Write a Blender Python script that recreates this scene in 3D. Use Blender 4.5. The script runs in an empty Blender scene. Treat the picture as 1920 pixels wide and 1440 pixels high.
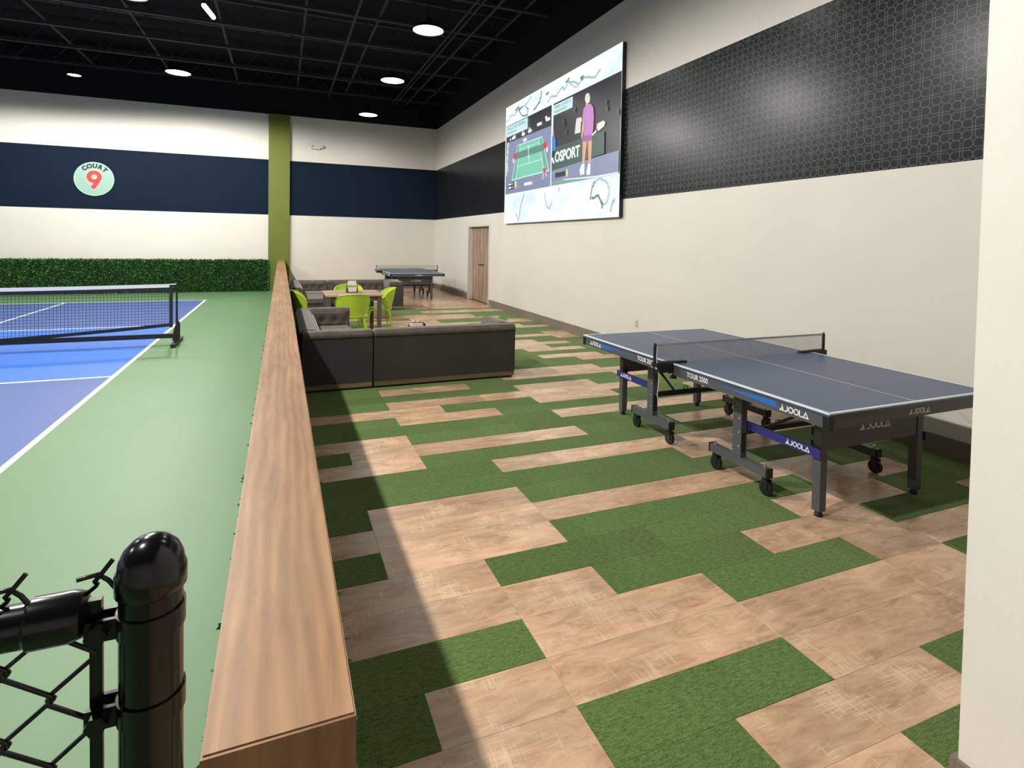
import bpy, bmesh, math, random
from mathutils import Vector, Matrix
random.seed(7)
PI = math.pi
C = bpy.context.scene.collection
S = bpy.context.scene
H = 1.697
# ------------------------------------------------------------------ camera
cam_d = bpy.data.cameras.new('camera'); cam = bpy.data.objects.new('camera', cam_d); C.objects.link(cam)
def _cam_matrix(yaw, pitch, roll):
    y, p, r = (math.radians(a) for a in (yaw, pitch, roll))
    fwd = Vector((math.sin(y)*math.cos(p), math.cos(y)*math.cos(p), math.sin(p)))
    right = Vector((math.cos(y), -math.sin(y), 0)); up = right.cross(fwd)
    r2 = right*math.cos(r) + up*math.sin(r); u2 = -right*math.sin(r) + up*math.cos(r)
    return Matrix((r2, u2, -fwd)).transposed()
cam.matrix_world = Matrix.Translation((0, 0, H)) @ _cam_matrix(22.0457, -1.6533, 1.01285).to_4x4()
cam_d.sensor_fit = 'HORIZONTAL'; cam_d.sensor_width = 36
cam_d.lens = 1048.678*36/1920
cam_d.shift_x = (960-951.435)/1920; cam_d.shift_y = (482.247-720)/1920
cam_d.clip_start = 0.05; cam_d.clip_end = 200
S.camera = cam
# ------------------------------------------------------------------ world, exposure, lamp powers
w = bpy.data.worlds.new('world'); S.world = w; w.use_nodes = True
w.node_tree.nodes['Background'].inputs[0].default_value = (0.9, 0.95, 1, 1)
w.node_tree.nodes['Background'].inputs[1].default_value = 0.05
S.view_settings.view_transform = 'Standard'; S.view_settings.look = 'None'
S.view_settings.exposure = 0.0; S.view_settings.gamma = 1.0; S.view_settings.use_curve_mapping = False
COURT_W, LOUNGE_W = 850.0, 30.0
COURT_COL, LOUNGE_COL = (1.0, 0.965, 0.9), (1.0, 0.93, 0.83)
COURT_X, COURT_Z = -2.32, 5.6
COURT_Y = (15.6, 10.9, 6.2, 1.5)
LOUNGE_X, LOUNGE_Z = 2.4, 5.4
LOUNGE_Y = (9.86, 13.3, 17.26, 6.4, 2.95)

# ------------------------------------------------------------------ materials
def lin(c):
    return tuple(((v/255)/12.92 if v/255 <= 0.04045 else ((v/255+0.055)/1.055)**2.4) for v in c)
def mat(name, col, rough=0.6, metal=0.0, spec=0.5, var=0.0, vscale=8.0, stretch=(1,1,1), bump=0.0, bscale=60.0, sheen=0.0, coat=0.0, rnd=0.0):
    m = bpy.data.materials.new(name); m.use_nodes = True
    nt = m.node_tree; b = nt.nodes['Principled BSDF']
    b.inputs['Roughness'].default_value = rough; b.inputs['Metallic'].default_value = metal
    b.inputs['Specular IOR Level'].default_value = spec
    b.inputs['Base Color'].default_value = (*col, 1)
    if sheen: b.inputs['Sheen Weight'].default_value = sheen; b.inputs['Sheen Roughness'].default_value = 0.5
    if coat: b.inputs['Coat Weight'].default_value = coat; b.inputs['Coat Roughness'].default_value = 0.08
    N = nt.nodes.new; L = nt.links.new
    if var or bump:
        geo = N('ShaderNodeNewGeometry'); mp = N('ShaderNodeMapping'); mp.inputs['Scale'].default_value = stretch
        L(geo.outputs['Position'], mp.inputs['Vector'])
    if var:
        no = N('ShaderNodeTexNoise'); no.inputs['Scale'].default_value = vscale; no.inputs['Detail'].default_value = 5
        L(mp.outputs[0], no.inputs['Vector'])
        hs = N('ShaderNodeHueSaturation'); hs.inputs['Color'].default_value = (*col, 1)
        mr = N('ShaderNodeMapRange'); mr.inputs['From Min'].default_value = 0.3; mr.inputs['From Max'].default_value = 0.7
        mr.inputs['To Min'].default_value = 1-var; mr.inputs['To Max'].default_value = 1+var
        L(no.outputs['Fac'], mr.inputs['Value']); 
        if rnd:
            oi = N('ShaderNodeObjectInfo'); m2 = N('ShaderNodeMapRange'); m2.inputs['To Min'].default_value = 1-rnd; m2.inputs['To Max'].default_value = 1+rnd
            L(oi.outputs['Random'], m2.inputs['Value']); mu = N('ShaderNodeMath'); mu.operation = 'MULTIPLY'
            L(mr.outputs[0], mu.inputs[0]); L(m2.outputs[0], mu.inputs[1]); L(mu.outputs[0], hs.inputs['Value'])
        else: L(mr.outputs[0], hs.inputs['Value'])
        L(hs.outputs[0], b.inputs['Base Color'])
    if bump:
        n2 = N('ShaderNodeTexNoise'); n2.inputs['Scale'].default_value = bscale; n2.inputs['Detail'].default_value = 3
        L(mp.outputs[0], n2.inputs['Vector'])
        bp = N('ShaderNodeBump'); bp.inputs['Strength'].default_value = bump; bp.inputs['Distance'].default_value = 0.01
        L(n2.outputs['Fac'], bp.inputs['Height']); L(bp.outputs[0], b.inputs['Normal'])
    return m
def emit(name, col, s=1.0):
    m = bpy.data.materials.new(name); m.use_nodes = True; nt = m.node_tree
    b = nt.nodes['Principled BSDF']; b.inputs['Base Color'].default_value = (0.02, 0.02, 0.02, 1); b.inputs['Roughness'].default_value = 0.3
    b.inputs['Emission Color'].default_value = (*col, 1); b.inputs['Emission Strength'].default_value = s
    return m
def wood(name, base, dark, light, axis='X', rough=0.4, scale=1.0, rnd=0.15, scratch=0.0, ring=False, bump=0.08, spec=0.5, aniso=(1.6, 16), dist=0.6):
    """wood whose grain runs along one world axis, tone shifted per object"""
    m = bpy.data.materials.new(name); m.use_nodes = True; nt = m.node_tree; b = nt.nodes['Principled BSDF']
    N = nt.nodes.new; L = nt.links.new
    geo = N('ShaderNodeNewGeometry'); oi = N('ShaderNodeObjectInfo')
    off = N('ShaderNodeVectorMath'); off.operation = 'SCALE'; off.inputs[0].default_value = (17.3, 31.7, 11.1)
    L(oi.outputs['Random'], off.inputs['Scale'])
    add = N('ShaderNodeVectorMath'); add.operation = 'ADD'; L(geo.outputs['Position'], add.inputs[0]); L(off.outputs[0], add.inputs[1])
    mp = N('ShaderNodeMapping'); a0, a1 = aniso; k = {'X': (a0, a1, a1), 'Y': (a1, a0, a1), 'Z': (a1, a1, a0)}[axis]
    mp.inputs['Scale'].default_value = tuple(v*scale for v in k); L(add.outputs[0], mp.inputs['Vector'])
    n1 = N('ShaderNodeTexNoise'); n1.inputs['Scale'].default_value = 1.0; n1.inputs['Detail'].default_value = 8; n1.inputs['Roughness'].default_value = 0.65; n1.inputs['Distortion'].default_value = dist
    L(mp.outputs[0], n1.inputs['Vector'])
    cr = N('ShaderNodeValToRGB'); e = cr.color_ramp.elements
    e[0].position = 0.28; e[0].color = (*dark, 1); e[1].position = 0.72; e[1].color = (*light, 1)
    mid = cr.color_ramp.elements.new(0.48); mid.color = (*base, 1)
    L(n1.outputs['Fac'], cr.inputs['Fac'])
    col = cr.outputs[0]
    n2 = N('ShaderNodeTexNoise'); n2.inputs['Scale'].default_value = 0.35; n2.inputs['Detail'].default_value = 4
    L(mp.outputs[0], n2.inputs['Vector'])
    mr = N('ShaderNodeMapRange'); mr.inputs['From Min'].default_value = 0.35; mr.inputs['From Max'].default_value = 0.65; mr.inputs['To Min'].default_value = 0.82; mr.inputs['To Max'].default_value = 1.12
    L(n2.outputs['Fac'], mr.inputs['Value'])
    m2 = N('ShaderNodeMapRange'); m2.inputs['To Min'].default_value = 1-rnd; m2.inputs['To Max'].default_value = 1+rnd
    L(oi.outputs['Random'], m2.inputs['Value'])
    mu = N('ShaderNodeMath'); mu.operation = 'MULTIPLY'; L(mr.outputs[0], mu.inputs[0]); L(m2.outputs[0], mu.inputs[1])
    hs = N('ShaderNodeHueSaturation'); L(mu.outputs[0], hs.inputs['Value']); L(col, hs.inputs['Color'])
    out = hs.outputs[0]
    if ring:
        wv = N('ShaderNodeTexWave'); wv.wave_type = 'BANDS'; wv.bands_direction = {'X': 'Y', 'Y': 'X', 'Z': 'X'}[axis]
        mp2 = N('ShaderNodeMapping'); mp2.inputs['Scale'].default_value = {'X': (0.12, 1, 1), 'Y': (1, 0.12, 1), 'Z': (1, 1, 0.12)}[axis]
        L(add.outputs[0], mp2.inputs['Vector']); L(mp2.outputs[0], wv.inputs['Vector'])
        wv.inputs['Scale'].default_value = 9; wv.inputs['Distortion'].default_value = 7; wv.inputs['Detail'].default_value = 3; wv.inputs['Detail Scale'].default_value = 1.2
        mx = N('ShaderNodeMix'); mx.data_type = 'RGBA'; mx.blend_type = 'MULTIPLY'; mx.inputs[0].default_value = 0.35
        r2 = N('ShaderNodeMapRange'); r2.inputs['To Min'].default_value = 0.55; r2.inputs['To Max'].default_value = 1.15; L(wv.outputs['Fac'], r2.inputs['Value'])
        L(out, mx.inputs[6]); L(r2.outputs[0], mx.inputs[7]); out = mx.outputs[2]
    if scratch:   # pale saw marks across the grain
        mask = N('ShaderNodeTexNoise'); mask.inputs['Scale'].default_value = 5; mask.inputs['Detail'].default_value = 3; L(add.outputs[0], mask.inputs['Vector'])
        hits = []
        for sc3 in ((140, 9, 9), (7, 150, 150)):
            mp3 = N('ShaderNodeMapping'); mp3.inputs['Scale'].default_value = sc3; L(add.outputs[0], mp3.inputs['Vector'])
            n3 = N('ShaderNodeTexNoise'); n3.inputs['Scale'].default_value = 1; n3.inputs['Detail'].default_value = 3; L(mp3.outputs[0], n3.inputs['Vector'])
            mm = N('ShaderNodeMath'); mm.operation = 'MULTIPLY'; L(n3.outputs['Fac'], mm.inputs[0]); L(mask.outputs['Fac'], mm.inputs[1]); hits.append(mm)
        # dark knots and cracks
        mk = N('ShaderNodeMapping'); mk.inputs['Scale'].default_value = (5, 22, 22); L(add.outputs[0], mk.inputs['Vector'])
        nk = N('ShaderNodeTexNoise'); nk.inputs['Scale'].default_value = 1; nk.inputs['Detail'].default_value = 6; nk.inputs['Roughness'].default_value = 0.75; nk.inputs['Distortion'].default_value = 1.5; L(mk.outputs[0], nk.inputs['Vector'])
        rk = N('ShaderNodeMapRange'); rk.inputs['From Min'].default_value = 0.60; rk.inputs['From Max'].default_value = 0.74; rk.inputs['To Max'].default_value = 0.75; L(nk.outputs['Fac'], rk.inputs['Value'])
        mxk = N('ShaderNodeMix'); mxk.data_type = 'RGBA'; L(rk.outputs[0], mxk.inputs[0]); L(out, mxk.inputs[6]); mxk.inputs[7].default_value = (*[v*0.42 for v in dark], 1); out = mxk.outputs[2]
        big = N('ShaderNodeMath'); big.operation = 'MAXIMUM'; L(hits[0].outputs[0], big.inputs[0]); L(hits[1].outputs[0], big.inputs[1])
        r3 = N('ShaderNodeMapRange'); r3.inputs['From Min'].default_value = 0.31; r3.inputs['From Max'].default_value = 0.42; r3.inputs['To Max'].default_value = scratch
        L(big.outputs[0], r3.inputs['Value'])
        mx = N('ShaderNodeMix'); mx.data_type = 'RGBA'; L(r3.outputs[0], mx.inputs[0]); L(out, mx.inputs[6]); mx.inputs[7].default_value = (*[min(1, v*1.5) for v in light], 1)
        out = mx.outputs[2]
    L(out, b.inputs['Base Color'])
    b.inputs['Roughness'].default_value = rough; b.inputs['Specular IOR Level'].default_value = spec
    bp = N('ShaderNodeBump'); bp.inputs['Strength'].default_value = bump; bp.inputs['Distance'].default_value = 0.004
    L(n1.outputs['Fac'], bp.inputs['Height']); L(bp.outputs[0], b.inputs['Normal'])
    return m

M = {}
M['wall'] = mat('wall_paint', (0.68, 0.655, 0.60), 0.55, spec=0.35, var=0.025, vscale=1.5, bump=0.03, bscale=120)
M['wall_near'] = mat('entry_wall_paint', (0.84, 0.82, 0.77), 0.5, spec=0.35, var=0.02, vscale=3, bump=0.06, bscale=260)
M['navy'] = mat('navy_paint', (0.0085, 0.016, 0.031), 0.75, spec=0.04, var=0.05, vscale=2)
M['olive'] = mat('olive_paint', (0.125, 0.155, 0.014), 0.6, var=0.04, vscale=2)
M['black_paint'] = mat('black_ceiling_paint', (0.011, 0.012, 0.014), 0.85, spec=0.15)
M['joist'] = mat('dark_steel_paint', (0.03, 0.031, 0.033), 0.6, spec=0.3)
M['base'] = mat('taupe_baseboard', (0.20, 0.165, 0.135), 0.5, var=0.06, vscale=5)
M['subfloor'] = mat('subfloor', (0.2, 0.15, 0.1), 0.7, var=0.1)
M['court_green'] = mat('court_green', (0.115, 0.235, 0.106), 0.5, spec=0.4, var=0.035, vscale=1.2, bump=0.05, bscale=400)
M['court_blue'] = mat('court_periwinkle', (0.055, 0.11, 0.34), 0.5, spec=0.4, var=0.03, vscale=1.2)
M['kitchen_blue'] = mat('court_bright_blue', (0.02, 0.148, 0.61), 0.5, spec=0.4, var=0.03, vscale=1.2)
M['white'] = mat('white_line_paint', (0.8, 0.8, 0.8), 0.5)
M['plank'] = wood('vinyl_wood_plank', (0.62, 0.395, 0.245), (0.42, 0.255, 0.15), (0.73, 0.51, 0.345), 'X', 0.27, 1.0, 0.11, scratch=0.4, bump=0.04, aniso=(4.5, 15), dist=0.9)
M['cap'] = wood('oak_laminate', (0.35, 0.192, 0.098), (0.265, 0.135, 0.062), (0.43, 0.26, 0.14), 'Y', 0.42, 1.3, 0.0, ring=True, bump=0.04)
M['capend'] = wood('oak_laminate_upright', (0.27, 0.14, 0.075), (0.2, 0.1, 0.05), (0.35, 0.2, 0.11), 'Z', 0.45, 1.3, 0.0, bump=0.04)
M['door'] = wood('door_oak', (0.33, 0.235, 0.165), (0.2, 0.135, 0.09), (0.45, 0.34, 0.25), 'Z', 0.5, 1.2, 0.08)
M['tablewood'] = wood('table_wood', (0.42, 0.30, 0.19), (0.3, 0.2, 0.12), (0.52, 0.40, 0.28), 'X', 0.5, 1.2, 0.05)
M['sofawood'] = wood('sofa_plinth_wood', (0.21, 0.145, 0.08), (0.13, 0.085, 0.05), (0.3, 0.21, 0.13), 'X', 0.5, 1, 0.05)
M['legwood'] = mat('grey_brown_leg', (0.10, 0.085, 0.065), 0.6)
M['velvet'] = mat('charcoal_velvet', (0.105, 0.083, 0.069), 0.85, spec=0.2, var=0.25, vscale=9, bump=0.15, bscale=40, sheen=0.35)
M['velvet_back'] = mat('charcoal_fabric', (0.06, 0.057, 0.053), 0.9, spec=0.15, var=0.12, vscale=3, sheen=0.1)
M['seam_gap'] = mat('seam_and_gap_shade', (0.006, 0.006, 0.006), 0.9)  # near-black, also the painted shade of the gap below the sofa plinths
M['lime'] = mat('lime_plastic', (0.48, 0.70, 0.05), 0.35, spec=0.5, var=0.04, vscale=4)
M['steel'] = mat('graphite_powder_coat', (0.085, 0.092, 0.105), 0.45, metal=0.0, spec=0.5, var=0.05, vscale=20)
M['black_metal'] = mat('black_metal', (0.012, 0.012, 0.014), 0.4)
M['rubber'] = mat('black_rubber', (0.01, 0.01, 0.011), 0.6)
M['chrome'] = mat('bright_zinc', (0.75, 0.75, 0.75), 0.3, metal=0.9)
M['ttop'] = mat('blue_grey_playing_surface', (0.046, 0.085, 0.175), 0.36, spec=0.5, var=0.05, vscale=60)
M['line_white'] = mat('table_line_white', (0.82, 0.85, 0.88), 0.45)
M['stripe_blue'] = mat('cobalt_stripe', (0.02, 0.16, 0.60), 0.45)
M['brace_blue'] = mat('navy_violet_brace', (0.03, 0.03, 0.19), 0.4)
M['text_white'] = mat('white_print', (0.85, 0.85, 0.85), 0.5)
M['text_grey'] = mat('silver_print', (0.72, 0.72, 0.70), 0.5)
M['netcord'] = mat('grey_net_cord', (0.20, 0.205, 0.21), 0.8)
M['net_band'] = mat('grey_net_band', (0.45, 0.47, 0.48), 0.7)
M['gloss_black'] = mat('black_vinyl_coat', (0.005, 0.005, 0.006), 0.2, spec=0.35, coat=0.05)
M['net_black'] = mat('black_net', (0.012, 0.013, 0.02), 0.7)
M['tape'] = mat('white_net_tape', (0.78, 0.78, 0.82), 0.6)
M['cream'] = mat('cream_fabric', (0.75, 0.68, 0.55), 0.8, var=0.05)
M['tan'] = mat('tan_side', (0.36, 0.25, 0.16), 0.7, var=0.08)
M['napkin'] = mat('napkin_paper', (0.80, 0.76, 0.68), 0.8, var=0.05, vscale=40)
M['brownpaper'] = mat('brown_packet', (0.4, 0.3, 0.2), 0.8, var=0.15, vscale=60)
M['plastic_white'] = mat('white_plastic', (0.62, 0.6, 0.56), 0.45)
M['plastic_grey'] = mat('grey_plastic', (0.3, 0.3, 0.29), 0.5)
M['mint'] = mat('mint_sign', (0.26, 0.43, 0.36), 0.3, spec=0.5)
M['mint_rim'] = mat('pale_sign_rim', (0.45, 0.6, 0.56), 0.3)
M['sign_black'] = mat('sign_black', (0.01, 0.02, 0.02), 0.4)
M['sign_red'] = mat('sign_red', (0.47, 0.045, 0.04), 0.3)
M['sign_cream'] = mat('sign_cream', (0.6, 0.5, 0.4), 0.4)
M['lamp_black'] = mat('lamp_black', (0.012, 0.012, 0.013), 0.5)
M['lens'] = emit('lamp_lens', (1.0, 0.98, 0.92), 14)
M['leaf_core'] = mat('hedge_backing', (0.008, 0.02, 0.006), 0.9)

def leafmat(name, c1, c2, c3):
    m = bpy.data.materials.new(name); m.use_nodes = True; nt = m.node_tree; b = nt.nodes['Principled BSDF']
    N = nt.nodes.new; L = nt.links.new
    at = N('ShaderNodeAttribute'); at.attribute_name = 'tone'
    cr = N('ShaderNodeValToRGB'); e = cr.color_ramp.elements; e[0].color = (*c1, 1); e[1].color = (*c3, 1); x = e.new(0.55); x.color = (*c2, 1)
    L(at.outputs['Fac'], cr.inputs['Fac']); L(cr.outputs[0], b.inputs['Base Color'])
    b.inputs['Roughness'].default_value = 0.5
    return m
M['leaf'] = leafmat('hedge_leaf', (0.014, 0.075, 0.014), (0.045, 0.21, 0.04), (0.12, 0.36, 0.09))

def carpet_mat():
    m = bpy.data.materials.new('green_rib_carpet'); m.use_nodes = True; nt = m.node_tree; b = nt.nodes['Principled BSDF']
    N = nt.nodes.new; L = nt.links.new
    geo = N('ShaderNodeNewGeometry'); oi = N('ShaderNodeObjectInfo')
    mp = N('ShaderNodeMapping'); mp.inputs['Scale'].default_value = (28, 120, 60); L(geo.outputs['Position'], mp.inputs['Vector'])
    n = N('ShaderNodeTexNoise'); n.inputs['Scale'].default_value = 1; n.inputs['Detail'].default_value = 4; n.inputs['Roughness'].default_value = 0.7; L(mp.outputs[0], n.inputs['Vector'])
    n0 = N('ShaderNodeTexNoise'); n0.inputs['Scale'].default_value = 300; n0.inputs['Detail'].default_value = 2; L(geo.outputs['Position'], n0.inputs['Vector'])
    ad = N('ShaderNodeMath'); ad.operation = 'ADD'; L(n.outputs['Fac'], ad.inputs[0]); L(n0.outputs['Fac'], ad.inputs[1])
    cr = N('ShaderNodeValToRGB'); e = cr.color_ramp.elements
    e[0].position = 0.36; e[0].color = (0.045, 0.084, 0.018, 1); e[1].position = 0.64; e[1].color = (0.175, 0.268, 0.082, 1)
    hf = N('ShaderNodeMath'); hf.operation = 'MULTIPLY'; hf.inputs[1].default_value = 0.5; L(ad.outputs[0], hf.inputs[0]); L(hf.outputs[0], cr.inputs['Fac'])
    m2 = N('ShaderNodeMapRange'); m2.inputs['To Min'].default_value = 0.9; m2.inputs['To Max'].default_value = 1.1; L(oi.outputs['Random'], m2.inputs['Value'])
    hs = N('ShaderNodeHueSaturation'); L(m2.outputs[0], hs.inputs['Value']); L(cr.outputs[0], hs.inputs['Color']); L(hs.outputs[0], b.inputs['Base Color'])
    b.inputs['Roughness'].default_value = 0.95; b.inputs['Specular IOR Level'].default_value = 0.1
    b.inputs['Sheen Weight'].default_value = 0.22; b.inputs['Sheen Roughness'].default_value = 0.4; b.inputs['Sheen Tint'].default_value = (0.8, 1.0, 0.7, 1)
    bp = N('ShaderNodeBump'); bp.inputs['Strength'].default_value = 0.8; bp.inputs['Distance'].default_value = 0.006
    L(hf.outputs[0], bp.inputs['Height']); L(bp.outputs[0], b.inputs['Normal'])
    return m
M['carpet'] = carpet_mat()

def wallpaper_mat():
    """dark wallpaper printed with interlaced rings and doubled cross lines"""
    m = bpy.data.materials.new('lattice_wallpaper'); m.use_nodes = True; nt = m.node_tree; b = nt.nodes['Principled BSDF']
    N = nt.nodes.new; L = nt.links.new
    geo = N('ShaderNodeNewGeometry'); sp = N('ShaderNodeSeparateXYZ'); L(geo.outputs['Position'], sp.inputs[0])
    def op(o, a, c=None, clamp=False):
        n = N('ShaderNodeMath'); n.operation = o
        for i, v in enumerate((a, c)):
            if v is None: continue
            if isinstance(v, (int, float)): n.inputs[i].default_value = v
            else: L(v, n.inputs[i])
        return n.outputs[0]
    W, HH, c, r, k = 0.1615, 0.318, 0.0445, 0.0362, 0.0115
    def lattice(oy, oz):
        a = op('PINGPONG', op('ADD', sp.outputs['Y'], -oy + 50*W), W/2)
        q = op('PINGPONG', op('ADD', sp.outputs['Z'], -oz + 30*HH), HH/2)
        da, dq = op('SUBTRACT', a, c), op('SUBTRACT', q, c)
        ring = op('ABSOLUTE', op('SUBTRACT', op('SQRT', op('ADD', op('MULTIPLY', da, da), op('MULTIPLY', dq, dq))), r))
        inner = op('MULTIPLY', op('LESS_THAN', a, c), op('LESS_THAN', q, c))
        cross = op('MINIMUM', op('ABSOLUTE', op('SUBTRACT', a, k)), op('ABSOLUTE', op('SUBTRACT', q, k)))
        return op('ADD', op('MULTIPLY', inner, cross), op('MULTIPLY', op('SUBTRACT', 1, inner), ring))
    d = op('MINIMUM', lattice(3.05, 3.602), lattice(3.05 + W/2, 3.602 + HH/2))
    mr = N('ShaderNodeMapRange'); mr.inputs['From Min'].default_value = 0.0018; mr.inputs['From Max'].default_value = 0.0042; mr.inputs['To Min'].default_value = 1; mr.inputs['To Max'].default_value = 0
    L(d, mr.inputs['Value'])
    far = N('ShaderNodeMapRange')       # the paper beyond the screen is plain
    far.inputs['From Min'].default_value = 12.4; far.inputs['From Max'].default_value = 12.6; far.inputs['To Min'].default_value = 1; far.inputs['To Max'].default_value = 0.12
    L(sp.outputs['Y'], far.inputs['Value'])
    fac = op('MULTIPLY', mr.outputs[0], far.outputs[0])
    mx = N('ShaderNodeMix'); mx.data_type = 'RGBA'; L(fac, mx.inputs[0])
    mx.inputs[6].default_value = (0.009, 0.0118, 0.0135, 1); mx.inputs[7].default_value = (0.085, 0.096, 0.092, 1)
    L(mx.outputs[2], b.inputs['Base Color']); b.inputs['Roughness'].default_value = 0.27; b.inputs['Specular IOR Level'].default_value = 0.15
    return m
M['wallpaper'] = wallpaper_mat()

# ------------------------------------------------------------------ mesh helpers
def obj(name, bm, m, parent=None, smooth=None, bevel=0.0, loc=None):
    """link a bmesh as ONE mesh object; m is a material or a list of them"""
    if bevel:
        es = [e for e in bm.edges if len(e.link_faces) == 2 and e.calc_face_angle(0) > 0.6]
        bmesh.ops.bevel(bm, geom=es, offset=bevel, segments=2, affect='EDGES', clamp_overlap=True)
    me = bpy.data.meshes.new(name); bm.normal_update(); bm.to_mesh(me); bm.free()
    for mm in (m if isinstance(m, (list, tuple)) else [m]): me.materials.append(mm)
    if smooth is not None:
        for p in me.polygons: p.use_smooth = True
        me.set_sharp_from_angle(angle=math.radians(smooth))
    o = bpy.data.objects.new(name, me); C.objects.link(o)
    if parent is not None: o.parent = parent
    if loc is not None: o.location = loc
    return o
def place(name, me, loc, parent):
    o = bpy.data.objects.new(name, me); C.objects.link(o); o.parent = parent; o.location = loc
    return o
def B(): return bmesh.new()
def box(bm, x0, x1, y0, y1, z0, z1, mi=0, M4=None):
    vs = [bm.verts.new(v) for v in ((x0,y0,z0),(x1,y0,z0),(x1,y1,z0),(x0,y1,z0),(x0,y0,z1),(x1,y0,z1),(x1,y1,z1),(x0,y1,z1))]
    if M4 is not None:
        for v in vs: v.co = M4 @ v.co
    for f in ((0,3,2,1),(4,5,6,7),(0,1,5,4),(1,2,6,5),(2,3,7,6),(3,0,4,7)):
        bm.faces.new([vs[i] for i in f]).material_index = mi
    return bm
def bx(x0, x1, y0, y1, z0, z1): return box(B(), x0, x1, y0, y1, z0, z1)
def frame_of(d):
    d = d.normalized(); a = Vector((0,0,1)) if abs(d.z) < 0.9 else Vector((1,0,0))
    u = d.cross(a).normalized(); return u, d.cross(u).normalized()
def tube(bm, pts, r, n=8, caps=True, mi=0):
    pts = [Vector(p) for p in pts]; rs = r if isinstance(r, (list, tuple)) else [r]*len(pts)
    rings = []; u0 = None
    for i, p in enumerate(pts):
        d = (pts[min(i+1, len(pts)-1)] - pts[max(i-1, 0)])
        u, v = frame_of(d)
        if u0 is not None:
            t = u0 - d.normalized()*u0.dot(d.normalized())
            if t.length > 1e-6: u = t.normalized(); v = d.normalized().cross(u)
        u0 = u
        rings.append([bm.verts.new(p + (u*math.cos(a) + v*math.sin(a))*rs[i]) for a in (2*PI*k/n for k in range(n))])
    for a, b in zip(rings, rings[1:]):
        for k in range(n): bm.faces.new((a[k], a[(k+1) % n], b[(k+1) % n], b[k])).material_index = mi
    if caps:
        bm.faces.new(rings[0][::-1]).material_index = mi; bm.faces.new(rings[-1]).material_index = mi
    return bm
def lathe(bm, prof, n=24, c=(0,0,0), mi=0):
    """prof = [(r, z)...] spun about the vertical through c"""
    rings = []
    for r, z in prof:
        if r < 1e-6: rings.append([bm.verts.new((c[0], c[1], c[2]+z))])
        else: rings.append([bm.verts.new((c[0]+r*math.cos(2*PI*k/n), c[1]+r*math.sin(2*PI*k/n), c[2]+z)) for k in range(n)])
    for a, b in zip(rings, rings[1:]):
        for k in range(n):
            A = [a[0]] if len(a) == 1 else [a[k], a[(k+1) % n]]
            D = [b[0]] if len(b) == 1 else [b[(k+1) % n], b[k]]
            f = A + D
            if len(f) >= 3: bm.faces.new(f).material_index = mi
    return bm
def grid(bm, fn, nu, nv, mi=0):
    g = [[bm.verts.new(fn(i/nu, j/nv)) for j in range(nv+1)] for i in range(nu+1)]
    for i in range(nu):
        for j in range(nv): bm.faces.new((g[i][j], g[i+1][j], g[i+1][j+1], g[i][j+1])).material_index = mi
    return bm
def solid(bm, t):
    """give an open sheet a thickness"""
    bmesh.ops.recalc_face_normals(bm, faces=bm.faces); bmesh.ops.solidify(bm, geom=bm.faces[:], thickness=t); return bm
def prism(bm, poly, fn, t, mi=0):
    """extrude a 2D polygon: fn maps (u, v, depth) to 3D"""
    a = [bm.verts.new(fn(u, v, 0)) for u, v in poly]; b = [bm.verts.new(fn(u, v, t)) for u, v in poly]
    bm.faces.new(a[::-1]).material_index = mi; bm.faces.new(b).material_index = mi
    n = len(poly)
    for i in range(n): bm.faces.new((a[i], a[(i+1) % n], b[(i+1) % n], b[i])).material_index = mi
    bmesh.ops.recalc_face_normals(bm, faces=bm.faces)
    return bm
def thing(name, label, cat, loc=(0,0,0), rz=0, group=None):
    o = bpy.data.objects.new(name, None); C.objects.link(o); o.empty_display_size = 0.1
    o.location = loc; o.rotation_euler = (0, 0, rz); return tag(o, label, cat, group)
def tag(o, label, cat, group=None):
    o['label'] = label; o['category'] = cat
    if group: o['group'] = group
    return o
def struct(o, label=None):
    o['kind'] = 'structure'
    if label: o['label'] = label
    return o
def dup(root, loc, rz=0, label=None, group=None):
    r = root.copy(); C.objects.link(r); r.location = loc; r.rotation_euler = (0, 0, rz)
    if label: r['label'] = label
    if group: r['group'] = group
    for ch in list(root.children):
        c = ch.copy(); C.objects.link(c); c.parent = r
        for g in ch.children:
            d = g.copy(); C.objects.link(d); d.parent = c
    return r
def text_mesh(body, size, bold=0.0, align='CENTER', extrude=0.0):
    cu = bpy.data.curves.new('lettering', 'FONT'); cu.body = body; cu.size = size; cu.offset = bold; cu.align_x = align; cu.extrude = extrude
    cu.resolution_u = 4
    o = bpy.data.objects.new('lettering', cu); C.objects.link(o)
    dg = bpy.context.evaluated_depsgraph_get(); me = bpy.data.meshes.new_from_object(o.evaluated_get(dg))
    bpy.data.objects.remove(o); bpy.data.curves.remove(cu)
    bm = B(); bm.from_mesh(me); bpy.data.meshes.remove(me)
    return bm
def mapped(bm, fn):
    for v in bm.verts: v.co = Vector(fn(v.co.x, v.co.y, v.co.z))
    return bm
# ================================================================== THE SETTING
XR, YB, ZB, ZT = 5.03, 19.19, 5.55, 6.95          # right wall, back wall, top of pale paint, deck
XL, YF, T = -12.5, -6.0, 5.23
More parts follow.
